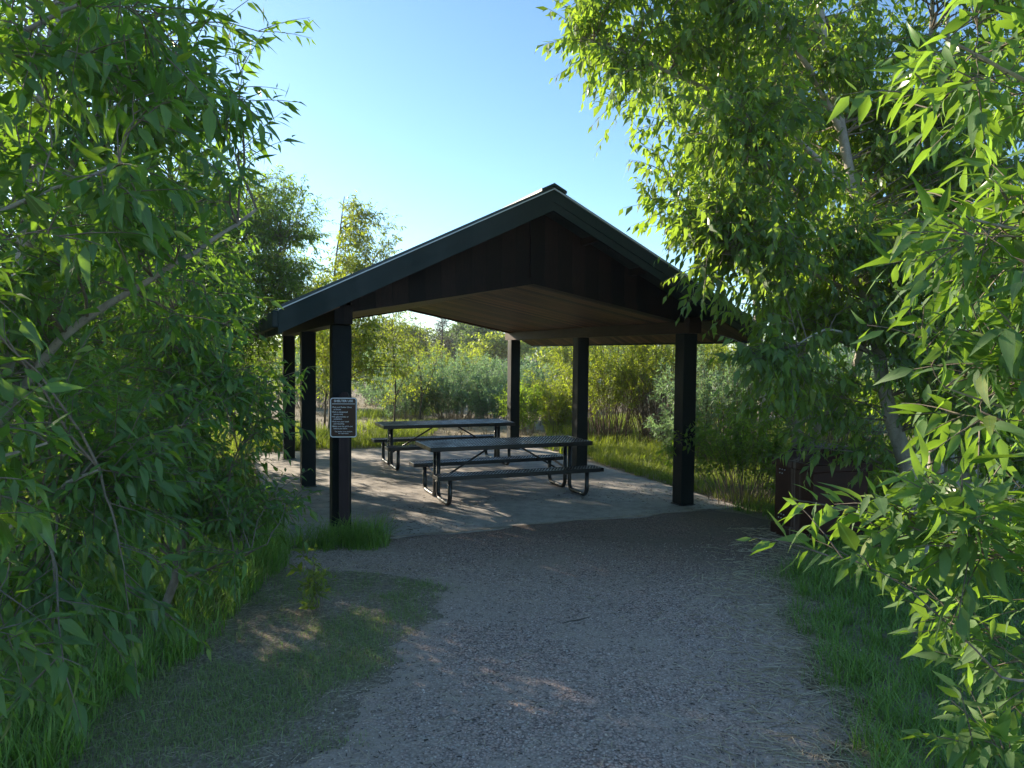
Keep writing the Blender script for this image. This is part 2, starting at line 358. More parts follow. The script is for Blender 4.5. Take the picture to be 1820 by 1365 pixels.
sh = empty('picnic_shelter', (OX, OY, 0), YAW, label='open picnic shelter with dark green posts and a low gabled roof over a concrete slab', cat='shelter')
W_, L1, L2 = 4.63, 3.05, 3.06; HP = 2.36; LB = L1+L2
OE = .71; OF = .62; OB = .60; ZT = 3.95; ZC = 2.234; FH = .235   # eave overhang, front/back overhang, ridge top, fascia bottom corner, fascia height
CZE, CZA = 2.54, 2.954                                      # ceiling height at beams / at middle
hw = .105
POSTS = [(0, 0), (0, L1), (0, LB), (W_, 0), (W_, L1), (W_, LB)]
for (u, v) in POSTS:
    p = MB(); p.box(u-hw, u+hw, v-hw, v+hw, SLZ-.02, HP); po = p.build('post', MT['post_paint'], sh, bevel=.008)
    q = MB(); q.box(u-hw-.012, u+hw+.012, v-hw-.012, v+hw+.012, SLZ, SLZ+.012); q.build('base_plate', MT['metal_black'], po)
# side beams, ends stick out past the corner posts
for u in (0, W_):
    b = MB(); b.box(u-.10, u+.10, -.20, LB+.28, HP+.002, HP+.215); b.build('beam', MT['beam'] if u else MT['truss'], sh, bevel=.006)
mid = W_/2; ue0, ue1 = -OE, W_+OE
slope = (ZT-(ZC+FH))/(mid+OE)       # roof top plane
def rz(u): return ZT-abs(u-mid)*slope
TH = .07                            # deck thickness
for sgn in (-1, 1):
    ue = mid+sgn*(mid+OE); b = MB()
    prof = [(mid, 0, ZT-.015), (ue, 0, rz(ue)-.015), (ue, 0, rz(ue)-.015-TH), (mid, 0, ZT-.015-TH)]
    if sgn > 0: prof = prof[::-1]
    b.prism(prof, (0, -OF+.03, 0), (0, LB+OB-.03, 0)); rd = b.build('roof_panel', MT['roof_metal'], sh)
    s_ = MB()
    for k in range(18):             # standing seams
        v = -OF+.10+k*(LB+OF+OB-.2)/17
        e = .02*sgn
        pr = [(mid+e, v-.008, ZT-.013), (ue-e, v-.008, rz(ue)-.013), (ue-e, v-.008, rz(ue)+.018), (mid+e, v-.008, ZT+.018)]
        s_.prism(pr, (0, 0, 0), (0, .016, 0))
    s_.build('standing_seam', MT['roof_metal'], rd)
# rake fascia: two stepped boards each side and end, mitred at the ridge
def rake(v0, v1, za, zb, name, m):
    """closed chevron piece between v0 and v1, offsets za (bottom) zb (top) below roof top"""
    b = MB()
    P = [(ue0, rz(ue0)), (mid, ZT), (ue1, rz(ue1))]
    for (a, c_) in ((0, 1), (1, 2)):
        (ua, zza), (ub, zzb) = P[a], P[c_]
        b.hexa([(ua, v0, zza-za), (ub, v0, zzb-za), (ub, v1, zzb-za), (ua, v1, zza-za)], [(ua, v0, zza-zb), (ub, v0, zzb-zb), (ub, v1, zzb-zb), (ua, v1, zza-zb)])
    return b.build(name, m, sh)
for end in (0, 1):
    f = (lambda a: -OF+a) if end == 0 else (lambda a: LB+OB-a)
    def rk(a, b, za, zb, n, m):
        v = sorted((f(a), f(b))); return rake(v[0], v[1], za, zb, n, m)
    rk(0, .04, .135, 0.0, 'rake_fascia', MT['green_paint'])
    rk(.014, .04, .152, .135, 'rake_groove', MT['green_paint'])
    rk(.004, .04, FH, .152, 'rake_fascia', MT['green_paint'])
    rk(-.022, .05, -.002, -.014, 'drip_edge', MT['drip_metal'])
    rk(.02, .12, -.012, -.045, 'rake_trim', MT['roof_metal'])
# ridge cap
b = MB()
for sg in (-1, 1):
    a, c_ = mid, mid+sg*.16
    lo, hi = .047, .075
    q = [(a, rz(a)+lo), (c_, rz(c_)+lo), (c_, rz(c_)+hi), (a, rz(a)+hi)]
    if sg > 0: q = q[::-1]
    b.prism([(x, 0, z) for x, z in q], (0, -OF-.015, 0), (0, LB+OB+.015, 0))
b.build('ridge_cap', MT['roof_metal'], sh)
# eave fascias
for u, sg in ((ue0, -1), (ue1, 1)):
    b = MB(); a = sorted((u-sg*.002, u-sg*.04)); b.box(a[0], a[1], -OF+.042, LB+OB-.042, ZC+.003, ZC+FH-.02)
    b.build('eave_fascia', MT['green_paint'], sh)
    b = MB(); a = sorted((u, u+sg*.06)); b.box(a[0], a[1], -OF-.004, LB+OB+.004, ZC+.06, ZC+FH-.004)
    b.build('gutter', MT['green_paint'], sh, bevel=.012)
# soffit of eaves (planks) from beam to fascia
for sg, u0 in ((-1, 0), (1, W_)):
    ub = u0+sg*.10; ue = u0+sg*(OE-.045); b = MB()
    zb_ = rz(ub)-TH-.03-.10; ze = ZC+.03
    pr = [(ub, 0, HP+.16), (ue, 0, ze), (ue, 0, ze+.02), (ub, 0, HP+.18)]
    if sg > 0: pr = pr[::-1]
    b.prism(pr, (0, -OF+.045, 0), (0, LB+OB-.045, 0)); b.build('soffit', MT['ceiling'], sh)
# gable truss panels front and back
for v0, v1, nm in ((-.05, .05, 'f'), (LB-.05, LB+.05, 'b')):
    b = MB()
    g = .02
    for (ua, ub) in ((.10, mid), (mid, W_-.10)):
        za, zb = (CZE, CZA) if ua < 1 else (CZA, CZE)
        ta, tb = rz(ua)-TH-.03, rz(ub)-TH-.03
        b.hexa([(ua, v0, za), (ub, v0, zb), (ub, v1, zb), (ua, v1, za)], [(ua, v0, ta), (ub, v0, tb), (ub, v1, tb), (ua, v1, ta)])
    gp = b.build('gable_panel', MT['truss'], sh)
    b = MB(); vv = v0-.012 if nm == 'f' else v1+.002
    b.box(mid-.045, mid+.045, vv-.02, vv+.008, CZA+.01, ZT-.12); 
    b.build('king_post', MT['truss'], gp)
    b = MB()                      # trim along the lower chord
    for (ua, ub) in ((.10, mid), (mid, W_-.10)):
        za, zb = (CZE, CZA) if ua < 1 else (CZA, CZE)
        b.hexa([(ua, v0-.03, za-.035), (ub, v0-.03, zb-.035), (ub, v1+.03, zb-.035), (ua, v1+.03, za-.035)], [(ua, v0-.03, za+.04), (ub, v0-.03, zb+.04), (ub, v1+.03, zb+.04), (ua, v1+.03, za+.04)])
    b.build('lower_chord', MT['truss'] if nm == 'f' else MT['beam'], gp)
# inner plank ceiling, shallow V
for (ua, ub) in ((.10, mid), (mid, W_-.10)):
    za, zb = (CZE, CZA) if ua < 1 else (CZA, CZE); b = MB()
    b.hexa([(ua, .08, za-.012), (ub, .08, zb-.012), (ub, LB-.08, zb-.012), (ua, LB-.08, za-.012)], [(ua, .08, za+.012), (ub, .08, zb+.012), (ub, LB-.08, zb+.012), (ua, LB-.08, za+.012)])
    b.build('ceiling', MT['ceiling'], sh)
# overhang deck underside (planks) front & back are the roof panel; purlins
for u in (.9, 1.6, 3.0, 3.7):
    b = MB(); b.box(u-.03, u+.03, -OF+.045, -.05, rz(u)-TH-.11, rz(u)-TH-.03); b.build('lookout', MT['truss'], sh)

# ------------------------------------------------------------------ picnic tables
def lattice(mb, x0, x1, y0, y1, z, pitch=.040, w=.015, t=.004):
    ang = R(58)
    for sg in (1, -1):
        dx, dy = math.cos(ang), sg*math.sin(ang)
        Wd, Hd = x1-x0, y1-y0; ext = Hd*abs(dx/dy)
        n = int((Wd+ext)/(pitch/math.sin(ang)))
        for i in range(n+1):
            xs = (x0-ext if sg > 0 else x0)+i*pitch/math.sin(ang)
            # line from (xs, y0) with direction; clip in x
            if sg > 0: a = (xs, y0); b = (xs+ext, y1)
            else: a = (xs, y0); b = (xs-ext, y1)
            ta, tb = 0., 1.
            ddx = b[0]-a[0]
            for lim, s_ in ((x0, 1), (x1, -1)):
                # keep s_*(x-lim)>=0
                fa = s_*(a[0]-lim); fb = s_*(b[0]-lim)
                if fa < 0 and fb < 0: ta, tb = 1, 0; break
                if fa < 0: ta = max(ta, fa/(fa-fb))
                elif fb < 0: tb = min(tb, fa/(fa-fb))
            if tb-ta < .02: continue
            zz = z+(.0012 if sg > 0 else -.0012); w_ = w if sg > 0 else w*.4
            mb.bar((a[0]+ddx*ta, a[1]+(b[1]-a[1])*ta, zz), (a[0]+ddx*tb, a[1]+(b[1]-a[1])*tb, zz), w_, t)
def rim(mb, x0, x1, y0, y1, z0, z1, t=.03):
    r = .0
    mb.box(x0, x1, y0, y0+t, z0, z1); mb.box(x0, x1, y1-t, y1, z0, z1)
    mb.box(x0, x0+t, y0+t, y1-t, z0, z1); mb.box(x1-t, x1, y0+t, y1-t, z0, z1)
def make_table(label):
    t = empty('picnic_table', label=label, cat='picnic table', group='black metal picnic tables on the slab')
    LX = 1.225; TW = .41; BY0, BY1 = .47, .75; TZ = .77; BZ = .43
    r = MB(); rim(r, -LX, LX, -TW, TW, TZ-.060, TZ); tt_ = r.build('tabletop', MT['metal_black'], t, bevel=.006)
    l = MB(); lattice(l, -LX+.02, LX-.02, -TW+.02, TW-.02, TZ-.006)
    l.build('mesh_panel', MT['metal_top'], tt_)
    l = MB()
    for x in (-.6, 0, .6): l.box(x-.02, x+.02, -TW+.03, TW-.03, TZ-.055, TZ-.012)
    l.build('cross_bar', MT['metal_black'], tt_)
    for sg in (-1, 1):
        y0, y1 = sorted((sg*BY0, sg*BY1))
        r = MB(); rim(r, -LX, LX, y0, y1, BZ-.055, BZ, .025); be = r.build('bench', MT['metal_black'], t, bevel=.006)
        l = MB(); lattice(l, -LX+.015, LX-.015, y0+.015, y1-.015, BZ-.006); l.build('mesh_panel', MT['metal_top'], be)
        for sx in (-1, 1):
            x = sx*1.02; yi, yo = sg*.075, sg*.62; rr = .10; g = .0305; P = [(x, yi, TZ-.04)]
            P.append((x, yi, g+rr+.02))
            for k in range(9):
                a = math.pi/2*k/8; P.append((x, yi+sg*(rr-rr*math.cos(a)), g+rr-rr*math.sin(a)))
            for k in range(9):
                a = math.pi/2*k/8; P.append((x, yo-sg*(rr-rr*math.sin(a)), g+rr-rr*math.cos(a)))
            P.append((x, yo, BZ-.03))
            m_ = MB(); m_.tube(P, .030, 12); lg = m_.build('leg', MT['metal_black'], t, smooth=True)
            m_ = MB(); m_.bar((x, yi, BZ-.10), (x, sg*.50, BZ-.045), .02, .03); m_.build('gusset', MT['metal_black'], lg)
    for sx in (-1, 1):
        m_ = MB(); m_.tube([(sx*1.0, 0, .24), (sx*.17, 0, TZ-.05)], .014, 10); m_.tube([(sx*1.02, -.09, .24), (sx*1.02, .09, .24)], .014, 8)
        m_.build('brace', MT['metal_black'], t, smooth=True)
    return t
def copy_tree(o, parent=None):
    c = o.copy(); COL.objects.link(c); c.parent = parent
    if parent:
        c.matrix_parent_inverse = o.matrix_parent_inverse
    for ch in [x for x in bpy.data.objects if x.parent == o]: copy_tree(ch, c)
    return c
tb = make_table('nearer black mesh metal picnic table standing in the middle of the slab')
tb.location = sw(2.58, 1.48, SLZ); tb.rotation_euler.z = YAW
t2 = copy_tree(tb); t2['label'] = 'farther black mesh metal picnic table near the back edge of the slab'
t2.location = sw(2.62, 4.52, SLZ); t2.rotation_euler.z = YAW-.01

# ------------------------------------------------------------------ sign
SX, SY = -1.815, 7.80
sg = empty('park_sign', (SX, SY, 0), math.atan2(-SX, SY)*.35+.03, label='brown SHELTER USE rules sign with white border on a wooden post in the grass tuft', cat='sign')
p = MB(); a = .052; ch = .026
p.box(-a, a, -a, a, -.1, 1.585)
p.hexa([(-a, -a, 1.585), (a, -a, 1.585), (a, a, 1.585), (-a, a, 1.585)], [(-ch, -ch, 1.628), (ch, -ch, 1.628), (ch, ch, 1.628), (-ch, ch, 1.628)])
p.build('post', MT['sign_post'], sg, bevel=.003)
def rrect(w, h, r, n=8):
    P = []
    for cx_, cy_, a0 in ((w/2-r, h/2-r, 0), (-w/2+r, h/2-r, 90), (-w/2+r, -h/2+r, 180), (w/2-r, -h/2+r, 270)):
        for k in range(n+1): t = R(a0+90*k/n); P.append((cx_+r*math.cos(t), cy_+r*math.sin(t)))
    return P
SW_, SH_ = .285, .432; zc = 1.355; yf = -a-.004
p = MB(); P = rrect(SW_, SH_, .032); p.prism([(x-.002, yf, zc+z) for x, z in P], (0, 0, 0), (0, -.004, 0)); pan = p.build('sign_panel', MT['sign_brown'], sg)
p = MB(); O = rrect(SW_-.004, SH_-.004, .03); I = rrect(SW_-.024, SH_-.024, .021); n = len(O)
yb = yf-.0052
p.poly([(x-.002, yb, zc+z) for x, z in O]+[(x-.002, yb, zc+z) for x, z in I], [(i, (i+1) % n, n+(i+1) % n, n+i) for i in range(n)])
p.build('border', MT['sign_white'], pan)
TX = []
def text(s, x, z, size, align='LEFT', off=0.0, squeeze=1):
    cu = bpy.data.curves.new('t', 'FONT'); cu.body = s; cu.size = size; cu.align_x = align; cu.offset = off
    ob = bpy.data.objects.new('t', cu); COL.objects.link(ob)
    bpy.context.view_layer.update()
    dg = bpy.context.evaluated_depsgraph_get(); me = bpy.data.meshes.new_from_object(ob.evaluated_get(dg))
    vs = [(x+v.co.x*squeeze, yb-.0003, z+v.co.y) for v in me.vertices]; fs = [tuple(q.vertices) for q in me.polygons]
    bpy.data.objects.remove(ob); bpy.data.meshes.remove(me); return vs, fs
tx = MB()
rows = [('SHELTER USE', 0, .168, .0345, 'CENTER', .0008)]
L = [('\u2022', ['Park and Shelter Close', 'at Sunset']), ('\u2022', ['Park in designated', 'spaces only']), ('\u2022', ['No glass bottles or', 'containers']), ('\u2022', ['Pack out your trash', 'and recycling']), ('\u2022', ['Make sure the grill is out', 'before you leave'])]
z = .105
for b_, ls in L:
    rows.append((b_, -.124, z, .024, 'LEFT', .0004))
    for i, t_ in enumerate(ls):
        rows.append((t_, -.113+(.008 if i else 0), z, .0215, 'LEFT', .0003)); z -= .0235
    z -= .0045
rows.append(('This shelter is not available', 0, z-.004, .0175, 'CENTER', .0002)); rows.append(('for reservation', 0, z-.0235, .0175, 'CENTER', .0002))
for t_, x, z, s_, al, of in rows: tx.poly(*text(t_, x-.002, zc+z, s_, al, of, .97 if len(t_) > 24 else 1))
tx.box(-.122, .118, yb-.0004, yb-.0002, zc+.145, zc+.151)
tx.build('lettering', MT['sign_white'], pan)
for z in (zc+.198, zc-.198):
    p = MB(); p.tube([(-.002, yf, z), (-.002, yb-.004, z)], .005, 8); p.build('bolt', MT['metal_black'], pan)

# ------------------------------------------------------------------ steel bin at the right edge of the path
m, nt_, b_ = mat('brown_steel')
n = noise(nt_, 5, 8, .7); st = noise(nt_, 22, 5, .7, stretch=(1, 1, .06))
c = ramp(nt_, n.outputs[0], [(.3, (.030, .009, .007)), (.7, (.055, .017, .012))])
tc = nd(nt_, 'ShaderNodeTexCoord'); sx = nd(nt_, 'ShaderNodeSeparateXYZ'); nt_.links.new(tc.outputs['Object'], sx.inputs[0])
mr = nd(nt_, 'ShaderNodeMath', operation='SUBTRACT'); nt_.links.new(sx.outputs[1], mr.inputs[0]); mr.inputs[1].default_value = .34
ab = nd(nt_, 'ShaderNodeMath', operation='ABSOLUTE'); nt_.links.new(mr.outputs[0], ab.inputs[0])
zone = ramp(nt_, ab.outputs[0], [(.02, G3(1)), (.13, G3(0))]); sr = ramp(nt_, st.outputs[0], [(.45, G3(0)), (.6, G3(.75))])
f = mixc(nt_, 1, zone.outputs[0], sr.outputs[0], 'MULTIPLY'); nt_.links.new(mixc(nt_, f, c.outputs[0], (.26, .22, .20)), b_.inputs['Base Color'])
b_.inputs['Specular IOR Level'].default_value = .25; b_.inputs['Roughness'].default_value = .5; bump(nt_, noise(nt_, 30, 4, .6).outputs[0], .2, .004, b_); MT['brown_steel'] = m
ca = math.atan2(8.41-7.75, 3.07-3.26)-math.pi/2           # left face direction
BX, BY = 3.26, 7.75
bn = empty('storage_bin', (BX, BY, 0), ca, label='dark brown steel bin with pale drip stains, sloped lid and base plinth beside the path', cat='bin')
Wb, Db = .80, .72    # local x to the right (hidden under leaves), local y = along the left face
g0 = -.03
b = MB(); b.box(.035, Wb-.035, .035, Db-.035, .05, .82); body = b.build('body', MT['brown_steel'], bn, bevel=.008)
b = MB(); b.box(0, Wb, 0, Db, g0, .13); b.build('plinth', MT['brown_steel'], bn, bevel=.02)
b = MB(); b.box(0, Wb, 0, Db, .80, .885); b.build('top_flange', MT['brown_steel'], bn, bevel=.012)
b = MB(); z0, z1 = .884, 1.05
b.hexa([(.05, .05, z0), (Wb-.05, .05, z0), (Wb-.05, Db-.05, z0), (.05, Db-.05, z0)], [(.26, .13, z1), (Wb-.10, .13, z1), (Wb-.10, Db-.13, z1), (.26, Db-.13, z1)])
b.build('lid', MT['brown_steel'], bn, bevel=.01)
for (y0, z0) in ((Db-.12, .76), (Db-.12, .24)):
    for i in range(5):
        y, z = y0-.045*(i % 3), z0-.045*(i//3); b = MB(); b.tube([(.036, y, z), (.026, y, z)], .007, 8); b.build('rivet', MT['drip_metal'], body)

# ------------------------------------------------------------------ vegetation generators
def nrm(a): return a/np.maximum(np.linalg.norm(a, axis=-1, keepdims=True), 1e-9)
UP = np.array([0, 0, 1.])
def tubes(P, Rr, sides=5):
    """P (n,k,3), Rr (n,k) -> verts, quads"""
    n, k, _ = P.shape
    T = np.gradient(P, axis=1); T = nrm(T)
    ref = np.where(np.abs(T[:, :1, 2:3]) > .9, np.array([1., 0, 0]), UP); ref = np.repeat(ref, k, 1)
    A = nrm(np.cross(T, ref)); B = np.cross(T, A)
    th = np.arange(sides)*2*np.pi/sides
    V = P[:, :, None]+Rr[:, :, None, None]*(A[:, :, None]*np.cos(th)[None, None, :, None]+B[:, :, None]*np.sin(th)[None, None, :, None])
    I = np.arange(n*k*sides).reshape(n, k, sides); J = np.roll(I, -1, 2)
    Fq = np.stack([I[:, :-1], J[:, :-1], J[:, 1:], I[:, 1:]], -1).reshape(-1, 4)
    return V.reshape(-1, 3), Fq
T0x = np.array([0, .10, .32, .32, .32, .55, .55, .55, .8, .8, .8, 1.0]); 
T0y = np.array([0, 0, -.5, 0, .5, -.44, 0, .44, -.2, 0, .2, 0])
T0F = [np.array([[1, 3, 2], [1, 4, 3], [8, 9, 11], [9, 10, 11]]), np.array([[2, 3, 6, 5], [3, 4, 7, 6], [5, 6, 9, 8], [6, 7, 10, 9]])]
T1x = np.array([0, .38, .38, .38, 1.0]); T1y = np.array([0, -.5, 0, .5, 0]); T1F = [np.array([[0, 2, 1], [0, 3, 2], [1, 2, 4], [2, 3, 4]])]
T2x = np.array([0, .42, .42, 1.0]); T2y = np.array([0, -.5, .5, 0]); T2F = [np.array([[0, 2, 1], [1, 2, 3]])]
TPL = {0: (T0x, T0y, T0F), 1: (T1x, T1y, T1F), 2: (T2x, T2y, T2F)}
def leaves(P, D, N, L, Wd, lod, rg, curl=.25, fold=.25):
    tx_, ty_, tf = TPL[lod]; n = len(P); k = len(tx_)
    D = nrm(D); B = nrm(np.cross(N, D)); N = np.cross(D, B)
    cu = rg.normal(curl, .26, n)[:, None]; fo = rg.normal(fold, .12, n)[:, None]
    tw = rg.normal(0, .25, n)[:, None]
    x = tx_[None]; y = ty_[None]
    zz = -cu*x**2*L[:, None]+fo*np.abs(y)*Wd[:, None]+tw*x*y*Wd[:, None]+ (rg.normal(0, .06, (n, k))*np.abs(y)*L[:, None]*.5 if lod == 0 else 0)
    V = P[:, None]+D[:, None]*(x*L[:, None])[..., None]+B[:, None]*(y*Wd[:, None])[..., None]+N[:, None]*zz[..., None]
    off = (np.arange(n)*k)[:, None, None]
    Fs = [(f[None]+off).reshape(-1, f.shape[1]) for f in tf]
    rnd = np.repeat(rg.random(n), k); midv = np.tile(np.abs(ty_)*2, n)
    if lod: midv[:] = 1
    return V.reshape(-1, 3), Fs, rnd, midv
class Veg:
    """collects leaf and wood arrays for one plant"""
    def __init__(s): s.lv = []; s.lf = {}; s.lr = []; s.lm = []; s.n = 0; s.wv = []; s.wf = []; s.wn = 0
    def addl(s, V, Fs, r, m):
        s.lv.append(V); s.lr.append(r); s.lm.append(m)
        for f in Fs: s.lf.setdefault(f.shape[1], []).append(f+s.n)
        s.n += len(V)
    def addw(s, V, F): s.wv.append(V); s.wf.append(F+s.wn); s.wn += len(V)
    def crown(s, name, m, parent, org):
        V = np.concatenate(s.lv)-org
        return mesh_np(name, V, [np.concatenate(f) for f in s.lf.values()], m, parent, {'rnd': np.concatenate(s.lr), 'mid': np.concatenate(s.lm)})
    def wood(s, name, m, parent, org):
        if s.wv: return mesh_np(name, np.concatenate(s.wv)-org, [np.concatenate(s.wf)], m, parent, smooth=True)
def shoots(vg, S, D, Ls, nl, leaf, wid, lod, rg, droop=.5, sag=.15, tr=.0035, wood_sides=3, start=.12):
    """S,D (n,3) start & direction, Ls (n,) lengths"""
    n = len(S); D = nrm(D); t = np.linspace(0, 1, 4)
    P = S[:, None]+D[:, None]*(t[None, :, None]*Ls[:, None, None])-UP*(sag*Ls[:, None]*t[None]**2)[..., None]
    if wood_sides: vg.addw(*tubes(P, np.repeat((tr*(1-.65*t))[None], n, 0), wood_sides))
    s_ = (np.linspace(start, 1, nl)[None]+rg.normal(0, .5/nl*.4, (n, nl))).clip(0, 1)
    LP = S[:, None]+D[:, None]*(s_*Ls[:, None])[..., None]-UP*(sag*Ls[:, None]*s_**2)[..., None]
    A = nrm(np.cross(D, UP+rg.normal(0, .05, (n, 3)))); B = np.cross(D, A)
    ph = (np.arange(nl)*2.4)[None]+rg.random((n, 1))*6.28+rg.normal(0, .3, (n, nl))
    side = A[:, None]*np.cos(ph)[..., None]+B[:, None]*np.sin(ph)[..., None]
    fw = (.45+.9*s_**3)[..., None]
    LD = D[:, None]*fw+side*.8+rg.normal(0, .18, (n, nl, 3)); LD = nrm(LD); LD = nrm(LD-UP*rg.normal(droop, .35, (n, nl, 1)))
    LN = UP[None, None]+side*.5+rg.normal(0, .45, (n, nl, 3))
    q = n*nl; Ll = leaf*rg.uniform(.45, 1.3, (n, nl))*(1-.35*(s_ > .9)); Wl = Ll*wid*rg.uniform(.8, 1.2, (n, nl))
    vg.addl(*leaves(LP.reshape(q, 3), LD.reshape(q, 3), LN.reshape(q, 3), Ll.ravel(), Wl.ravel(), lod, rg))
def sample_limbs(limbs, step=.12):
    pts = []
    for P, r0, r1 in limbs:
        P = np.array(P, float); seg = np.linalg.norm(np.diff(P, axis=0), axis=1); cum = np.concatenate([[0], np.cumsum(seg)])
        m_ = max(2, int(cum[-1]/step)); tt = np.linspace(0, cum[-1], m_)
        q = np.stack([np.interp(tt, cum, P[:, i]) for i in range(3)], -1)
        r = np.interp(tt, [0, cum[-1]], [r0, r1]); pts.append(np.concatenate([q, r[:, None], (tt/cum[-1])[:, None]], 1))
    return pts
def smooth_curve(P, m_, rg, wob):
    P = np.array(P, float); k = len(P); t = np.linspace(0, k-1, m_)
    from_i = np.clip(t.astype(int), 0, k-2); f = t-from_i
    Pp = np.concatenate([[2*P[0]-P[1]], P, [2*P[-1]-P[-2]]])
    a, b, c, d = Pp[from_i], Pp[from_i+1], Pp[from_i+2], Pp[from_i+3]; f = f[:, None]
    Q = .5*((2*b)+(-a+c)*f+(2*a-5*b+4*c-d)*f**2+(-a+3*b-3*c+d)*f**3)
    w_ = rg.normal(0, wob, Q.shape); w_[0] = 0
    w_ = (w_+np.roll(w_, 1, 0)+np.roll(w_, -1, 0))/3
    w_[:, 2] *= .3; return Q+w_
def boughs(vg, limbs, blobs, rg, ns=9, nl=12, leaf=.09, wid=.30, lod=1, droop=.5, shoot=(.22, .5), br=.010, lift=.15, fill=2.2, sag=.15, minz=.12, tmin=.2, rootfrac=.12):
    SP = np.concatenate([s[int(len(s)*rootfrac):] for s in sample_limbs(limbs)])
    for c, r, n in blobs:
        u = nrm(rg.normal(size=(n, 3))); tips = np.array(c)+np.array(r)*u*(rg.random((n, 1))**(1/fill)); tips[:, 2] = np.maximum(tips[:, 2], minz+rg.random(n)*.2)
        d = tips[:, None]-SP[None, :, :3]; hd = np.linalg.norm(d[..., :2], axis=-1); dz = d[..., 2]
        cost = np.sqrt(hd**2+dz**2)+1.2*np.maximum(0, .25*hd-dz)+rg.random(hd.shape)*.5
        o_ = SP[np.argmin(cost, 1)]; O = o_[:, :3]; v = tips-O; ln = np.linalg.norm(v, axis=1)
        ctl = (O+tips)/2+UP*(lift*ln)[:, None]+rg.normal(0, .08, (n, 3))*ln[:, None]
        t = np.linspace(0, 1, 8)[None, :, None]
        P = O[:, None]*(1-t)**2+2*ctl[:, None]*t*(1-t)+tips[:, None]*t**2
        wv = rg.normal(0, .012, P.shape)*ln[:, None, None]; wv[:, 0] = 0; P = P+wv
        r0 = np.minimum(br*(.4+ln*.55), o_[:, 3]*.7+.002); rr = r0[:, None]*(1-.75*np.linspace(0, 1, 8)[None])
        vg.addw(*tubes(P, rr, 5))
        # shoots
        ts = tmin+(1-tmin)*rg.random((n, ns))**.8; ts[:, 0] = 1
        seg = ts*7; i0 = np.minimum(seg.astype(int), 6); f = (seg-i0)[..., None]; ar = np.arange(n)[:, None]
        S = P[ar, i0]*(1-f)+P[ar, i0+1]*f; T = nrm(P[ar, i0+1]-P[ar, i0])
        per = rg.normal(size=(n, ns, 3)); per[..., 2] *= .7; per = nrm(per-T*(per*T).sum(-1, keepdims=True))
        D = T*.65+per*np.where(np.arange(ns)[None, :, None] == 0, .1, .85)+UP*.12
        q = n*ns; shoots(vg, S.reshape(q, 3), D.reshape(q, 3), rg.uniform(*shoot, q), nl, leaf, wid, lod, rg, droop, sag)
def cottonwood(name, label, limbs, blobs, seed, group=None, cat='tree', leafm='leaf_near', barkm='bark_grey', twigm='bark_thin', sub=14, wob=.02, **kw):
    rg = np.random.default_rng(seed); org = np.array(limbs[0][0][0], float)
    e = empty(name, org, label=label, cat=cat, group=group)
    tv = Veg(); L2 = []
    for P, r0, r1 in limbs:
        Q = smooth_curve(P, sub, rg, wob); L2.append((Q, r0, r1))
        rr = np.linspace(r0, r1, sub); rr = rr*(1+rg.normal(0, .05, sub)); rr[0] *= 1.15
        tv.addw(*tubes(Q[None], rr[None], 10))
    tv.wood('trunk', MT[barkm], e, org)
    vg = Veg(); boughs(vg, L2, blobs, rg, **kw)
    vg.wood('branches', MT[twigm], e, org); vg.crown('crown', MT[leafm], e, org)
    return e
def shrub(name, label, base, rad, hgt_, nst, seed, leafm='leaf_grey', twigm='bark_thin', leaf=.06, wid=.2, lod=1, ns=7, nl=10, spread=.55, group=None, cat='shrub', tmin=.35, sr=.006, shoot=(.12, .32), droop=.1, bend=.3):
    rg = np.random.default_rng(seed); org = np.array([base[0], base[1], 0.]); e = empty(name, org, label=label, cat=cat, group=group)
    vg = Veg(); n = nst; a = rg.random(n)*6.28; rr0 = np.sqrt(rg.random(n))*rad*.45
    O = org+np.stack([np.cos(a)*rr0, np.sin(a)*rr0, np.zeros(n)-.02], -1)
    out = np.stack([np.cos(a), np.sin(a), np.zeros(n)], -1); k = rg.random(n)
    hh = hgt_*(.55+.45*rg.random(n))*(1-.35*k**2); rt = rad*(.15+.85*k)
    tip = org+out*(rr0*.5+rt)[:, None]*np.array([1, 1, 0])+UP*hh[:, None]+rg.normal(0, .06, (n, 3))
    ctl = O*.55+tip*.45+UP*(hh*bend)[:, None]; t = np.linspace(0, 1, 9)[None, :, None]
    P = O[:, None]*(1-t)**2+2*ctl[:, None]*t*(1-t)+tip[:, None]*t**2
    P = P+rg.normal(0, .008, P.shape)*hgt_
    vg.addw(*tubes(P, np.repeat((sr*(1-.75*np.linspace(0, 1, 9)))[None], n, 0), 4))
    ts = tmin+(1-tmin)*rg.random((n, ns))**.9; ts[:, 0] = 1; seg = ts*8; i0 = np.minimum(seg.astype(int), 7); f = (seg-i0)[..., None]; ar = np.arange(n)[:, None]
    S = P[ar, i0]*(1-f)+P[ar, i0+1]*f; T = nrm(P[ar, i0+1]-P[ar, i0]); per = nrm(rg.normal(size=(n, ns, 3)))
    q = n*ns; shoots(vg, S.reshape(q, 3), (T*.8+per*spread+UP*.25).reshape(q, 3), rg.uniform(*shoot, q), nl, leaf, wid, lod, rg, droop, .1, tr=sr*.4)
    vg.wood('stems', MT[twigm], e, org); vg.crown('foliage', MT[leafm], e, org); return e
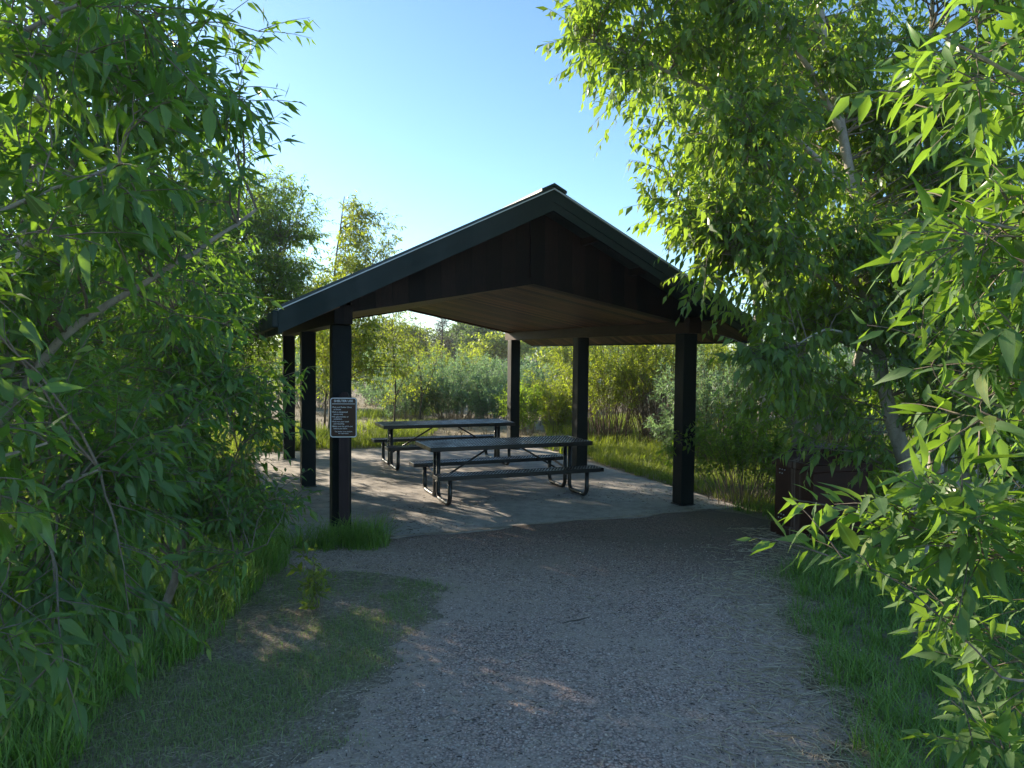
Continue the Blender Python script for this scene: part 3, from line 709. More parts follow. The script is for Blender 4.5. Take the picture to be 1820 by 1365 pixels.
def blades(P, Hh, Wd, rg, lean=.5, segs=3):
    """grass blades: P (n,3), heights, widths"""
    n = len(P); a = rg.random(n)*6.28; d = np.stack([np.cos(a), np.sin(a), np.zeros(n)], -1); sd_ = np.stack([-np.sin(a), np.cos(a), np.zeros(n)], -1)
    ln = np.abs(rg.normal(lean, .35, n)); V = []
    for i in range(segs+1):
        t = i/segs; c_ = P+UP*(Hh*(t-.28*np.minimum(ln, 1.4)*t**2.2))[:, None]+d*(Hh*ln*t**2)[:, None]
        wd = Wd*(1-.25*t) if i < segs else Wd*0
        if i < segs: V += [c_-sd_*(wd/2)[:, None], c_+sd_*(wd/2)[:, None]]
        else: V.append(c_)
    k = 2*segs+1; V = np.stack(V, 1).reshape(-1, 3); off = (np.arange(n)*k)[:, None, None]
    q = np.array([[2*i, 2*i+1, 2*i+3, 2*i+2] for i in range(segs-1)]); tr_ = np.array([[2*segs-2, 2*segs-1, 2*segs]])
    Fs = [(tr_[None]+off).reshape(-1, 3)]
    if len(q): Fs.append((q[None]+off).reshape(-1, 4))
    return V, Fs, np.repeat(rg.random(n), k), np.ones(n*k)
def vnoise(x, y, s, seed):
    r = np.random.default_rng(seed); out = 0
    for k in range(6):
        a = r.random()*6.28; f = s*(.6+1.2*r.random()); out = out+np.sin((x*np.cos(a)+y*np.sin(a))*f+r.random()*6.28+1.3*np.sin((x*np.sin(a)-y*np.cos(a))*f*.7))
    return out/6
def inslab(x, y, m_=0.):
    u, v = to_sh(x, y); return (u > -.65-m_) & (u < 5.27+m_) & (v > -.42-m_) & (v < 7.1+m_)
def grass(name, region, n, hr, wr, m, seed, keep=None, lean=.5, clump=0, kind='stuff', label=None, cat='grass', segs=3):
    rg = np.random.default_rng(seed); x0, x1, y0, y1 = region
    x = rg.uniform(x0, x1, n); y = rg.uniform(y0, y1, n)
    if clump:
        nc = max(1, n//clump); ci = rg.integers(0, nc, n); x = rg.uniform(x0, x1, nc)[ci]+rg.normal(0, .035, n); y = rg.uniform(y0, y1, nc)[ci]+rg.normal(0, .035, n)
    k = ~inslab(x, y, -.02)
    if keep is not None: k &= keep(x, y, rg)
    x, y = x[k], y[k]; n = len(x)
    P = np.stack([x, y, hgt(x, y)-.004], -1); P[:, 2] = np.where((y > 18) | (np.abs(x) > 15), -.02, P[:, 2])
    V, Fs, r_, m_ = blades(P, rg.uniform(*hr, n)*(1+.5*vnoise(x, y, 1.5, seed)), rg.uniform(*wr, n), rg, lean, segs)
    o = mesh_np(name, V, Fs, MT[m], attrs={'rnd': r_, 'mid': m_}); tag(o, label, cat, kind=kind); return o

#VEG
def vegetation():
    # ---------------- left side, near
    cottonwood('cottonwood_tree', 'big cottonwood filling the left edge, dark large leaves overhead', [
        ([(-3.0, 3.9, 0), (-2.95, 3.95, 1.3), (-2.75, 4.1, 2.6), (-2.6, 4.2, 4.0), (-2.5, 4.3, 5.6)], .075, .02),
        ([(-2.9, 3.95, 1.5), (-2.4, 3.9, 2.15), (-1.9, 3.95, 2.5), (-1.45, 4.1, 2.85)], .028, .008),
        ([(-2.8, 4.1, 2.5), (-2.2, 3.8, 3.2), (-1.75, 3.6, 3.7)], .026, .008),
        ([(-2.95, 3.95, .9), (-2.3, 3.5, 1.3), (-1.9, 3.3, 1.5)], .022, .007)],
        [((-2.6, 4.0, 4.3), (1.2, 1.2, 1.3), 56), ((-2.05, 3.8, 3.2), (.72, .8, .75), 38), ((-2.5, 3.7, 2.3), (1.0, .9, .8), 45), ((-2.1, 3.5, 1.45), (.78, .7, .5), 26), ((-2.0, 3.0, .8), (.6, .5, .35), 14)],
        11, leaf=.12, wid=.26, lod=0, ns=8, nl=10, leafm='leaf_near', shoot=(.2, .42))
    cottonwood('cottonwood_tree', 'nearest cottonwood leaning in from the upper left corner, leaves biggest', [
        ([(-2.5, 2.3, 0), (-2.4, 2.3, 1.3), (-2.2, 2.4, 2.4), (-2.0, 2.5, 3.6)], .05, .015),
        ([(-2.3, 2.35, 1.8), (-1.8, 2.35, 2.4), (-1.35, 2.5, 2.7)], .014, .004),
        ([(-2.4, 2.3, 1.2), (-1.9, 2.2, 1.6), (-1.5, 2.3, 1.75)], .012, .004),
        ([(-2.1, 2.45, 2.8), (-1.7, 2.6, 3.2), (-1.3, 2.7, 3.4)], .012, .004)],
        [((-1.65, 2.4, 2.6), (.4, .4, .4), 16), ((-1.6, 2.6, 3.2), (.5, .5, .35), 20), ((-1.7, 2.3, 1.75), (.35, .4, .3), 9), ((-1.8, 2.2, 1.1), (.35, .35, .3), 7)],
        15, leaf=.13, wid=.27, lod=0, ns=5, nl=8, leafm='leaf_near', shoot=(.12, .3), lift=.08, br=.005, rootfrac=.3)
    cottonwood('cottonwood_tree', 'low leaning cottonwood with bright leaves, growing left of the lawn', [
        ([(-2.62, 5.3, 0), (-2.45, 5.3, .55), (-2.45, 5.45, 1.2), (-2.65, 5.7, 2.2), (-2.8, 6, 3.2)], .034, .01),
        ([(-2.5, 5.3, .5), (-2.2, 5.35, .9), (-2.05, 5.4, 1.3)], .012, .005),
        ([(-2.48, 5.3, .35), (-2.0, 5.1, .55), (-1.7, 5.0, .7)], .012, .004)],
        [((-2.35, 5.5, 1.5), (.62, .8, .75), 48), ((-2.2, 5.3, .8), (.6, .6, .4), 26), ((-2.75, 5.6, 2.4), (.8, .9, .8), 40), ((-3.1, 5.6, 1.0), (.8, .8, .7), 26)],
        12, leaf=.105, wid=.27, lod=0, ns=7, nl=10, leafm='leaf_near', shoot=(.18, .4), barkm='bark_thin')
    cottonwood('cottonwood_tree', 'cottonwood rising beside the left eave of the shelter', [
        ([(-4.6, 8.8, 0), (-4.5, 8.9, 1.5), (-4.4, 9.1, 3.2), (-4.3, 9.2, 4.9)], .06, .015),
        ([(-4.5, 8.9, 1.2), (-3.9, 8.6, 2.2), (-3.6, 8.5, 3.1)], .03, .008)],
        [((-4.2, 8.9, 3.9), (1.1, 1.3, 1.1), 110), ((-4.1, 8.6, 2.5), (.95, 1.2, 1.0), 110), ((-3.95, 8.1, 1.2), (.75, .9, .8), 60), ((-4.75, 10.7, 2.5), (1.0, 1.1, 1.4), 170)],  # last blob added to block a sun streak on the path
        13, leaf=.10, wid=.29, lod=1, ns=8, nl=11, leafm='leaf_near')
    cottonwood('cottonwood_tree', 'dark cottonwood behind the left edge thicket', [
        ([(-5.3, 6.2, 0), (-5.1, 6.2, 2), (-5.0, 6.4, 4.2), (-4.9, 6.4, 6.4)], .09, .02)],
        [((-4.9, 6.3, 5.0), (1.5, 1.4, 1.5), 80), ((-4.8, 6.2, 3.0), (1.5, 1.4, 1.3), 90), ((-4.6, 6.0, 1.3), (1.4, 1.2, .9), 70), ((-4.5, 7.8, 2.1), (.85, .9, 1.1), 110)],  # last blob is filler, added to shade the path foreground
        14, leaf=.095, wid=.28, lod=1, ns=8, nl=11, leafm='leaf_near')
    # trees added farther left to cast shade, glimpsed through gaps
    for i, (x, y, h) in enumerate(((-7.6, 8.6, 4.8), (-8.6, 5.6, 4.9), (-6.8, 11.8, 4.3), (-10.5, 9.5, 5.6), (-7.4, 13.6, 4.9))):
        cottonwood('cottonwood_tree', ['broad cottonwood deep in the left thicket behind nearer trees', 'tall cottonwood deepest in the left thicket, leaning outward', 'short cottonwood at the rear left beyond the shelter corner', 'biggest cottonwood standing farthest left in the thicket', 'full crowned cottonwood at the back of the left thicket'][i],
            [([(x, y, 0), (x+.1, y, h*.4), (x-.1, y+.1, h*.7), (x, y, h*.95)], .11, .02), ([(x, y, h*.25), (x+.9, y-.3, h*.5), (x+1.3, y-.4, h*.7)], .04, .01), ([(x, y, h*.25), (x-.8, y+.5, h*.5), (x-1.1, y+.7, h*.72)], .04, .01)],
            [((x, y, h*.75), (1.7, 1.7, h*.28), 80), ((x+.2, y, h*.42), (1.7, 1.7, h*.25), 80), ((x, y-.2, h*.18), (1.5, 1.5, h*.14), 50)],
            20+i, leaf=.13, wid=.34, lod=2, ns=8, nl=10, leafm='leaf_near')
    # ---------------- trees behind the left of the shelter
    cottonwood('cottonwood_tree', 'slender cottonwood with airy crown rising above the left roof slope', [
        ([(-4.35, 17.2, 0), (-4.3, 17.2, 2.0), (-4.2, 17.1, 4.0), (-3.95, 17.0, 5.7)], .05, .01),
        ([(-4.3, 17.2, 1.4), (-3.6, 17.0, 2.8), (-3.3, 17, 4.2)], .025, .008)],
        [((-3.6, 17, 4.6), (.85, .9, 1.15), 60), ((-4.0, 17, 3.3), (1.2, 1.1, 1.2), 100), ((-3.6, 16.8, 2.0), (1.1, 1, .8), 50)],
        31, leaf=.10, wid=.36, lod=2, ns=8, nl=10, leafm='leaf_lit', barkm='bark_thin', lift=.22)
    cottonwood('cottonwood_tree', 'leafy cottonwood just above the left end of the roof', [
        ([(-6.1, 15.6, 0), (-6.0, 15.6, 2.2), (-5.8, 15.5, 4.2), (-5.6, 15.4, 6.0)], .07, .012),
        ([(-6.0, 15.6, 1.6), (-5.2, 15.4, 3.0), (-4.9, 15.3, 4.4)], .03, .008)],
        [((-5.3, 15.5, 4.6), (1.35, 1.1, 1.3), 200), ((-5.3, 15.5, 3.2), (1.5, 1.2, 1.2), 170), ((-6.8, 15.4, 4.4), (1.1, 1.1, 1.5), 120), ((-5.5, 15.2, 1.5), (1.2, 1, .9), 60)],
        32, leaf=.10, wid=.33, lod=2, ns=8, nl=11, leafm='leaf_right', barkm='bark_thin', lift=.22)
    for i, (x, y, h, n) in enumerate(((-3.15, 19.2, 3.5, 56), (-4.9, 18.8, 3.6, 70), (-6.6, 18.2, 3.6, 70), (-2.75, 21.5, 3.1, 26))):
        cottonwood('cottonwood_sapling', ['sunlit sapling with yellow green leaves behind the far table', 'sunlit sapling seen between the two nearest left posts', 'sunlit sapling behind the two left rear posts', 'small sunlit sapling left of the grey green willow'][i],
            [([(x, y, 0), (x+.05, y, h*.35), (x-.05, y, h*.7), (x+.03, y, h*.97)], .03, .006), ([(x, y, h*.2), (x+.4, y-.1, h*.5), (x+.55, y, h*.75)], .014, .004)],
            [((x, y, h*.72), (.75, .7, h*.30), n), ((x+.1, y, h*.42), (.8, .7, h*.22), n//2)],
            40+i, group='saplings behind the slab', leaf=.075, wid=.38, lod=2, ns=7, nl=8, leafm='leaf_lit', barkm='bark_dark', lift=.25)
    # ---------------- right side cottonwood clump
    T = lambda *p: p
    R1 = dict(leaf=.118, wid=.40, lod=1, ns=8, nl=9, leafm='leaf_right', droop=1.05, lift=.12, sag=.2)
    cottonwood('cottonwood_tree', 'stoutest pale trunked cottonwood beside the path, right of the bin', [
        ([(4.05, 7.0, 0), (3.95, 7.0, .8), (3.68, 7.0, 1.6), (3.52, 7.05, 2.4), (3.35, 7.1, 3.6), (3.08, 7.2, 4.9), (2.8, 7.2, 6.4)], .092, .026),
        ([(3.5, 7.05, 2.5), (2.9, 6.8, 3.3), (2.2, 6.6, 3.9)], .03, .008),
        ([(3.3, 7.1, 3.7), (2.4, 6.9, 4.3), (1.3, 6.8, 4.75), (.6, 6.8, 5.0)], .032, .006),
        ([(3.2, 7.15, 4.3), (2.2, 6.6, 5.2), (1.0, 6.5, 5.7)], .032, .008),
        ([(3.6, 7.0, 2.0), (2.9, 6.5, 2.3), (2.5, 6.3, 2.15)], .016, .005),
        ([(3.5, 7.05, 2.6), (2.6, 6.7, 2.9), (1.8, 6.6, 3.0)], .02, .004)],
        [((1.9, 6.8, 4.8), (1.15, .9, .75), 68), ((2.0, 6.7, 3.8), (.95, .8, .7), 57), ((2.9, 7.6, 5.2), (1.2, 1.0, 1.0), 54), ((1.4, 6.6, 5.7), (1.15, .8, .6), 44), ((2.2, 6.6, 3.0), (.8, .7, .45), 38), ((3.9, 7.5, 4.0), (.8, .6, 1.0), 46), ((3.3, 6.7, 3.2), (.5, .35, .5), 18), ((4.4, 6.5, 2.0), (.7, .6, .9), 28), ((4.5, 6.6, 3.4), (.8, .6, .9), 28), ((3.0, 7.6, 2.7), (.8, .7, .6), 37), ((2.4, 6.3, 2.0), (.45, .4, .2), 12), ((3.45, 6.5, 2.4), (.6, .35, .6), 26), ((3.0, 6.9, 1.5), (.5, .5, .5), 10), ((.75, 6.8, 5.0), (.55, .4, .3), 9)],
        51, **R1)
    cottonwood('cottonwood_tree', 'twin stemmed cottonwood behind the stout trunk, left of it', [
        ([(3.7, 9.2, 0), (3.65, 9.2, 1.6), (3.7, 9.2, 3.0), (3.5, 9.2, 4.6), (3.3, 9.2, 6.4)], .08, .025),
        ([(3.7, 9.2, .8), (4.3, 9.0, 2.0), (4.4, 9.0, 3.8), (4.2, 9.0, 5.6)], .06, .02)],
        [((3.2, 9.1, 4.2), (1.1, 1.0, 1.0), 51), ((3.5, 9.1, 5.7), (1.5, 1.1, 1.2), 57), ((3.7, 9.0, 3.0), (1.0, .9, .7), 34), ((2.2, 9.0, 5.8), (1.1, .8, .8), 34), ((3.6, 8.9, 1.9), (.8, .8, .6), 20)],
        52, **R1)
    cottonwood('cottonwood_tree', 'thin dark stemmed cottonwood right of the stout pale trunk', [
        ([(4.75, 7.6, 0), (4.55, 7.6, 1.5), (4.4, 7.6, 2.6), (4.35, 7.6, 4.2), (4.3, 7.6, 6.2)], .05, .02),
        ([(5.3, 8.2, 0), (5.0, 8.2, 2.0), (4.9, 8.2, 4.0), (4.8, 8.2, 6.0)], .06, .02)],
        [((4.4, 7.3, 4.6), (1.1, 1.1, 1.1), 51), ((4.6, 7.4, 3.2), (1.0, 1.0, .8), 34), ((4.8, 7.3, 1.9), (.9, .9, .7), 23), ((4.5, 7.3, 6.0), (1.4, 1.2, .9), 37)],
        53, **R1)
    cottonwood('cottonwood_tree', 'cottonwood deep in the right thicket behind the clump of trunks', [
        ([(6.2, 10.5, 0), (6.1, 10.5, 2.5), (6.0, 10.5, 5.0), (6.0, 10.5, 7.0)], .09, .02)],
        [((5.8, 10.3, 5.2), (1.7, 1.5, 1.4), 61), ((5.9, 10.2, 3.2), (1.6, 1.4, 1.1), 54), ((5.9, 10.2, 1.6), (1.5, 1.3, .8), 34)],
        54, **{**R1, 'ns': 9, 'nl': 11, 'lod': 2, 'leaf': .11})
    cottonwood('cottonwood_tree', 'bushy low cottonwood closing the right thicket beyond the pale trunks', [
        ([(6.2, 8.3, 0), (6.1, 8.3, 1.5), (6.0, 8.3, 3.4)], .06, .015), ([(7.6, 9.5, 0), (7.6, 9.5, 2), (7.5, 9.5, 4)], .06, .015)],
        [((5.8, 8.0, 1.6), (1.2, 1.0, 1.1), 90), ((6.0, 8.1, 3.2), (1.2, 1.0, 1.0), 60), ((7.6, 9.4, 2.0), (1.4, 1.2, 1.6), 90)],
        57, **{**R1, 'lod': 2, 'ns': 9, 'nl': 11})
    cottonwood('cottonwood_tree', 'rear cottonwood whose crown tops the right roof slope', [
        ([(4.6, 13.2, 0), (4.5, 13.2, 2.5), (4.3, 13.2, 5.0), (4.1, 13.2, 7.6)], .09, .02)],
        [((3.9, 13, 6.6), (1.8, 1.6, 1.4), 61), ((4.1, 13, 4.4), (1.5, 1.4, 1.2), 54), ((2.6, 12.9, 7.2), (1.3, 1, .8), 27)],
        55, **{**R1, 'lod': 2, 'leaf': .10})
    cottonwood('cottonwood_tree', 'near cottonwood reaching in from the right edge, largest leaves', [
        ([(2.75, 2.6, 0), (2.6, 2.6, 1.2), (2.5, 2.65, 2.6), (2.4, 2.7, 4.0)], .06, .02),
        ([(2.7, 2.6, .9), (2.0, 2.45, 1.25), (1.6, 2.4, 1.38)], .013, .003),
        ([(2.62, 2.6, 1.2), (2.0, 2.5, 1.75), (1.5, 2.5, 1.95)], .012, .003),
        ([(2.7, 2.6, .5), (1.9, 2.35, .95), (1.6, 2.3, 1.02)], .011, .003),
        ([(2.7, 2.6, .3), (1.9, 2.35, .65), (1.7, 2.3, .68)], .010, .003),
        ([(2.55, 2.6, 1.9), (1.9, 2.5, 2.4), (1.55, 2.5, 2.55)], .012, .004),
        ([(2.5, 2.65, 2.7), (1.9, 2.6, 3.0), (1.5, 2.6, 3.2)], .012, .004)],
        [((1.85, 2.5, 1.5), (.45, .45, .3), 20), ((1.9, 2.5, 2.0), (.40, .45, .3), 13), ((1.62, 2.5, 2.25), (.25, .3, .45), 11), ((1.85, 2.5, 2.6), (.40, .5, .4), 16), ((1.75, 2.6, 3.2), (.5, .5, .4), 14), ((1.75, 2.4, 1.05), (.40, .4, .2), 6), ((1.28, 2.4, 1.48), (.30, .25, .14), 8), ((1.55, 2.3, .8), (.35, .3, .12), 3)],
        56, leaf=.125, wid=.28, lod=0, ns=5, nl=8, leafm='leaf_bush', shoot=(.12, .28), lift=.05, droop=.4, br=.005, rootfrac=.3)
    # ---------------- shrubs
    shrub('leafy_shrub', 'dark leafy shrub between the front right post and the brown bin', (3.25, 10.1), 1.0, 1.25, 80, 61, 'leaf_right', leaf=.085, wid=.42, ns=8, nl=8, cat='shrub', droop=.6)
    shrub('leafy_shrub', 'dark leafy shrub right behind the brown bin', (4.4, 9.0), .8, 1.0, 36, 62, 'leaf_right', leaf=.085, wid=.42, ns=8, nl=8, cat='shrub', droop=.6)
    W = [((2.3, 17.2), 1.3, 3.0, 120, 'arching willow thicket behind the middle right post'), ((3.6, 16.8), 1.3, 3.2, 120, 'tangled grey stemmed willow behind the front right post'), ((4.2, 14.2), 1.2, 2.3, 90, 'dry twiggy willow right of the front right post'), ((5.9, 13.6), 1.3, 2.6, 90, 'twiggy willow deep behind the right trunks')]
    for i, (b_, r_, h_, n_, l_) in enumerate(W):
        shrub('willow_shrub', l_, b_, r_, h_, n_ if i != 1 else 230, 70+i, 'leaf_lit' if i < 2 else 'leaf_grey', 'bark_twig', leaf=.085, wid=.3, lod=2, ns=14 if i != 1 else 6, nl=11, tmin=.35 if i != 1 else .62, sr=.008, group='willow shrubs right of the slab', bend=.15)
    W2 = [((-1.7, 23.0), 1.8, 2.1, 170, 'leaf_grey', 'rounded grey green willow in the middle distance'), ((-3.3, 22.5), 1.3, 1.6, 110, 'leaf_grey', 'low bright green willow left of the rounded one'), ((-.5, 21.5), 1.0, 1.75, 90, 'leaf_grey', 'twiggy grey willow left of the rear right post'),
          ((.35, 18.6), .55, 1.35, 36, 'leaf_right', 'upright leafy shrub right of the rear right post'), ((1.25, 19.4), .8, 1.7, 80, 'leaf_lit', 'slim leaved shrub between the two rear right posts'), ((3.35, 14.4), .45, 1.15, 26, 'leaf_grey', 'small silvery shrub just left of the front right post')]
    for i, (b_, r_, h_, n_, m_, l_) in enumerate(W2):
        shrub('willow_shrub', l_, b_, r_, h_, n_, 80+i, m_, 'bark_dry', leaf=.09, wid=.3, lod=2, ns=14, nl=10, tmin=.1, sr=.006, group='shrubs behind the slab')
    W3 = [(-7.5, 27, 1.8, 2.6), (-5.0, 29, 1.7, 2.3), (-2.6, 31, 2.0, 2.5), (.2, 27.5, 1.5, 1.9), (4.9, 26, 2.0, 3.0), (7.4, 24, 2.0, 3.2), (9.6, 22, 2.0, 3.0), (5.6, 18.5, 1.5, 3.0), (8, 17, 1.8, 3.2)]
    L3 = ['meadow willow leftmost, behind the leftmost sapling', 'meadow willow below the dead looking conifer', 'meadow willow behind the rounded grey green one', 'low meadow willow seen beside the rear right post', 'broad meadow willow behind the middle right post', 'meadow willow behind the front right post', 'meadow willow rightmost in the distance', 'tall willow rear right of the tangled grey stemmed one', 'tall willow hidden behind the right cottonwood trunks']
    for i, (x, y, r_, h_) in enumerate(W3):
        shrub('willow_shrub', L3[i], (x, y), r_, h_, 120, 200+i, 'leaf_lit' if i in (2, 5, 7) else 'leaf_grey', 'bark_dry', leaf=.12, wid=.32, lod=2, ns=12, nl=9, tmin=.1, sr=.008, group='willows across the meadow')
    cottonwood('cottonwood_tree', 'sunlit yellow green tree beyond the river side shrubs', [([(2.6, 30, 0), (2.5, 30, 1.4), (2.4, 30, 2.6)], .05, .01)],
        [((2.6, 30, 2.0), (1.7, 1.3, 1.0), 90)], 90, leaf=.12, wid=.6, lod=2, ns=8, nl=9, leafm='leaf_lit', shoot=(.3, .6))
    # ---------------- far trees
    FT = [(-13.2, 70, 6.2), (-10.2, 76, 5.6), (-4.6, 74, 6.6), (-2.4, 66, 6.0), (-7.4, 82, 6.2), (-17, 72, 5.4), (9, 88, 4.4), (14, 80, 5), (-22, 78, 6), (20, 84, 6), (-.6, 60, 4.9)]
    FL = ['far cottonwood left of the dead looking conifer', 'far rounded cottonwood behind the conifer', 'tallest far cottonwood near the middle gap', 'far cottonwood right of the tallest one', 'far cottonwood lowest between two taller crowns', 'far cottonwood behind the left saplings', 'far low tree above the river bed', 'far tree beyond the right willow thicket', 'far tree at the left end of the tree line', 'far tree at the right end of the tree line', 'sunlit far tree just left of the rear right post']
    for i, (x, y, h) in enumerate(FT):
        h *= .84
        rg = np.random.default_rng(100+i); bl = [((x+rg.normal(0, .9), y+rg.normal(0, .5), h*(.45+.42*rg.random())), (1.5+rg.random()*.5, 1.5, h*.2), 26) for _ in range(6)]
        cottonwood('far_tree', FL[i], [([(x, y, 0), (x, y, h*.5), (x+.2, y, h*.9)], .14, .03)], bl, 100+i, group='trees beyond the river', leaf=.26, wid=.6, lod=2, ns=7, nl=8, shoot=(.5, 1.0), leafm='leaf_far' if i not in (10,) else 'leaf_lit')
    # half dead conifer
    rg = np.random.default_rng(130); x, y, h = -4.3, 44, 4.6; org = np.array([x, y, 0.]); e = empty('conifer_tree', org, label='brownish half bare conifer with a pointed top in the middle distance', cat='tree')
    tv = Veg(); P = np.array([[x, y, 0], [x+.05, y, h*.5], [x, y, h]])[None]; tv.addw(*tubes(P, np.array([[.09, .06, .01]]), 8)); tv.wood('trunk', MT['bark_dark'], e, org)
    vg = Veg(); n = 150; t = rg.random(n)**.8; a = rg.random(n)*6.28; ln = (1-t)*1.35+.12; S = org+UP*(h*(.1+.88*t))[:, None]; D = np.stack([np.cos(a), np.sin(a), .25+rg.random(n)*.4], -1)
    P = S[:, None]+nrm(D)[:, None]*(ln[:, None]*np.linspace(0, 1, 4)[None])[..., None]; vg.addw(*tubes(P, np.repeat(np.array([[.02, .015, .01, .005]]), n, 0), 4))
    for f in (.3, .5, .7, .9): shoots(vg, S+nrm(D)*(ln*f)[:, None], D+rg.normal(0, .6, (n, 3)), ln*.35+.08, 9, .10, .25, 2, rg, 0, .05, tr=.006)
    vg.wood('branches', MT['bark_dark'], e, org); vg.crown('foliage', MT['needle'], e, org)
    # far wood closing the horizon (one uncountable mass)
    rg = np.random.default_rng(140); n = 9000; x = rg.uniform(-170, 170, n); y = 108+rg.random(n)*14; top = 3.2+1.6*vnoise(x, y, .12, 5)+.8*vnoise(x, y, .5, 6)
    P = np.stack([x, y, rg.random(n)*top], -1); V, Fs, r_, m_ = leaves(P, rg.normal(size=(n, 3)), rg.normal(size=(n, 3)), rg.uniform(.9, 1.9, n), rg.uniform(.7, 1.3, n), 2, rg)
    tag(mesh_np('distant_wood', V, Fs, MT['leaf_far'], attrs={'rnd': r_, 'mid': m_}), 'low distant wood along the horizon beyond the river', 'wood', kind='stuff')
    rg = np.random.default_rng(141); n = 7000; x = rg.uniform(-60, 60, n); y = 64+rg.random(n)*3; top = 1.5+.5*vnoise(x, y, .4, 9)
    P = np.stack([x, y, rg.random(n)*top], -1); V, Fs, r_, m_ = leaves(P, rg.normal(size=(n, 3)), rg.normal(size=(n, 3)), rg.uniform(.3, .7, n), rg.uniform(.2, .5, n), 2, rg)
    tag(mesh_np('river_bank_brush', V, Fs, MT['leaf_far'], attrs={'rnd': r_, 'mid': m_}), 'dark brush on the far bank of the river', 'brush', kind='stuff')
    # ---------------- grass
    def lawn(x, y, rg):
        xl, _ = edges(y); return (x < xl+.05+.22*vnoise(x, y, 4, 33)+.08*vnoise(x, y, 14, 34)-np.abs(rg.normal(0, .22, len(x)))) & (x > -3.2) & (vnoise(x, y, 2.6, 1)+.7*vnoise(x, y, 9, 2)+rg.normal(0, .30, len(x))+np.clip((4.6-y)*.35, 0, .30) > .02)
    grass('lawn_grass', (-3.2, -.4, 2.6, 6.7), 100000, (.018, .06), (.002, .004), 'grass_lawn', 1, lawn, .7)
    grass('shaded_grass', (-6, -1.9, 2.4, 8.2), 42000, (.10, .34), (.005, .009), 'grass_dark', 2, lambda x, y, rg: (x < -2.15+.35*vnoise(x, y, 2.5, 3)), .55, 14)
    def rightg(x, y, rg):
        _, xr = edges(y); return (x > xr+.02+.10*vnoise(x, y, 4, 4)+np.abs(rg.normal(0, .1, len(x)))) 
    grass('lush_grass', (1.2, 6.2, 2.3, 9.6), 70000, (.07, .24), (.004, .0075), 'grass_dark', 3, rightg, .7, 12)
    grass('grass_fringe', (1.2, 3.4, 2.3, 9.0), 9000, (.05, .14), (.003, .005), 'grass_lawn', 8, lambda x, y, rg: np.abs(x-edges(y)[1]-.08) < .13*(1+vnoise(x, y, 5, 7)), .6)
    grass('grass_tuft', (-2.5, -1.2, 7.2, 8.1), 7500, (.06, .40), (.004, .008), 'grass_dark', 4, lambda x, y, rg: ((x+1.85)/.62)**2+((y-7.60)/.32)**2+np.abs(rg.normal(0, .5, len(x)))+.5*vnoise(x, y, 9, 44) < 1, .8, 9, label='dark green grass tuft growing round the sign post base', cat='grass')
    grass('meadow_grass', (-9, 9, 14.2, 30), 120000, (.12, .36), (.006, .012), 'grass_lit', 5, lambda x, y, rg: (vnoise(x, y, .9, 8)+.55 > (y-15.5)/10) & ((x < -2.0) | (x > .9) | (y < 16.2)), .45, 10)
    grass('verge_grass', (1.6, 7, 9.6, 16.5), 60000, (.06, .22), (.005, .009), 'grass_lit', 6, lambda x, y, rg: ~inslab(x, y, .12), .5, 10)
    grass('dry_meadow_grass', (-14, 12, 17, 44), 42000, (.06, .15), (.008, .016), 'dry_grass', 7, None, .5, 8)
    grass('left_verge_grass', (-9, -2.6, 8.0, 17), 30000, (.12, .36), (.006, .010), 'grass_lit', 9, lambda x, y, rg: ~inslab(x, y, .08), .5, 10)
    # sapling in the lawn
    shrub('cottonwood_seedling', 'small bright green seedling sprouting in the lawn left of the path', (-1.52, 5.62), .13, .34, 10, 150, 'leaf_lit', leaf=.08, wid=.36, lod=0, ns=4, nl=6, tmin=.2, sr=.003, shoot=(.05, .11), cat='seedling')
    # ---------------- loose gravel, straw, debris
    rg = np.random.default_rng(160); n = 26000; y = 2.4+rg.random(n)**1.3*5.5; xl, xr = edges(y); x = xl-.45*rg.random(n)**2+(xr-xl+.5)*rg.random(n)
    sz = rg.uniform(.0025, .0065, n)*np.where(rg.random(n) < .05, 1.8, 1); oc = np.array([[1, 0, 0], [-1, 0, 0], [0, 1, 0], [0, -1, 0], [0, 0, .7], [0, 0, -.7]], float)
    V = oc[None]*(1+rg.normal(0, .25, (n, 6, 1))); a = rg.random(n)*6.28; ca_, sa_ = np.cos(a)[:, None], np.sin(a)[:, None]
    V = np.stack([V[..., 0]*ca_-V[..., 1]*sa_*.8, V[..., 0]*sa_+V[..., 1]*ca_*.8, V[..., 2]], -1)*sz[:, None, None]+np.stack([x, y, hgt(x, y)+.007], -1)[:, None]
    f = np.array([[0, 2, 4], [2, 1, 4], [1, 3, 4], [3, 0, 4], [2, 0, 5], [1, 2, 5], [3, 1, 5], [0, 3, 5]]); F = (f[None]+(np.arange(n)*6)[:, None, None]).reshape(-1, 3)
    tag(mesh_np('loose_gravel', V.reshape(-1, 3), [F], MT['pebble'], attrs={'rnd': np.repeat(rg.random(n)**1.5, 6)}), 'loose grey and pinkish gravel scattered over the path', 'gravel', kind='stuff')
    def litter(name, x, y, z, ln, r, m, lab, cat, rg, tilt=.12):
        n = len(x); a = rg.random(n)*6.28; D = np.stack([np.cos(a), np.sin(a), rg.normal(0, tilt, n)], -1); side = np.stack([-np.sin(a), np.cos(a), 0*a], -1)
        S = np.stack([x, y, z], -1); t = np.linspace(-.5, .5, 4); bow = rg.normal(0, .12, n)
        P = S[:, None]+D[:, None]*(t[None]*ln[:, None])[..., None]+side[:, None]*((t**2)[None]*(bow*ln)[:, None])[..., None]
        V, F = tubes(P, np.repeat(r[:, None], 4, 1), 3); tag(mesh_np(name, V, [F], MT[m], attrs={'rnd': np.repeat(rg.random(n), 12)}), lab, cat, kind='stuff')
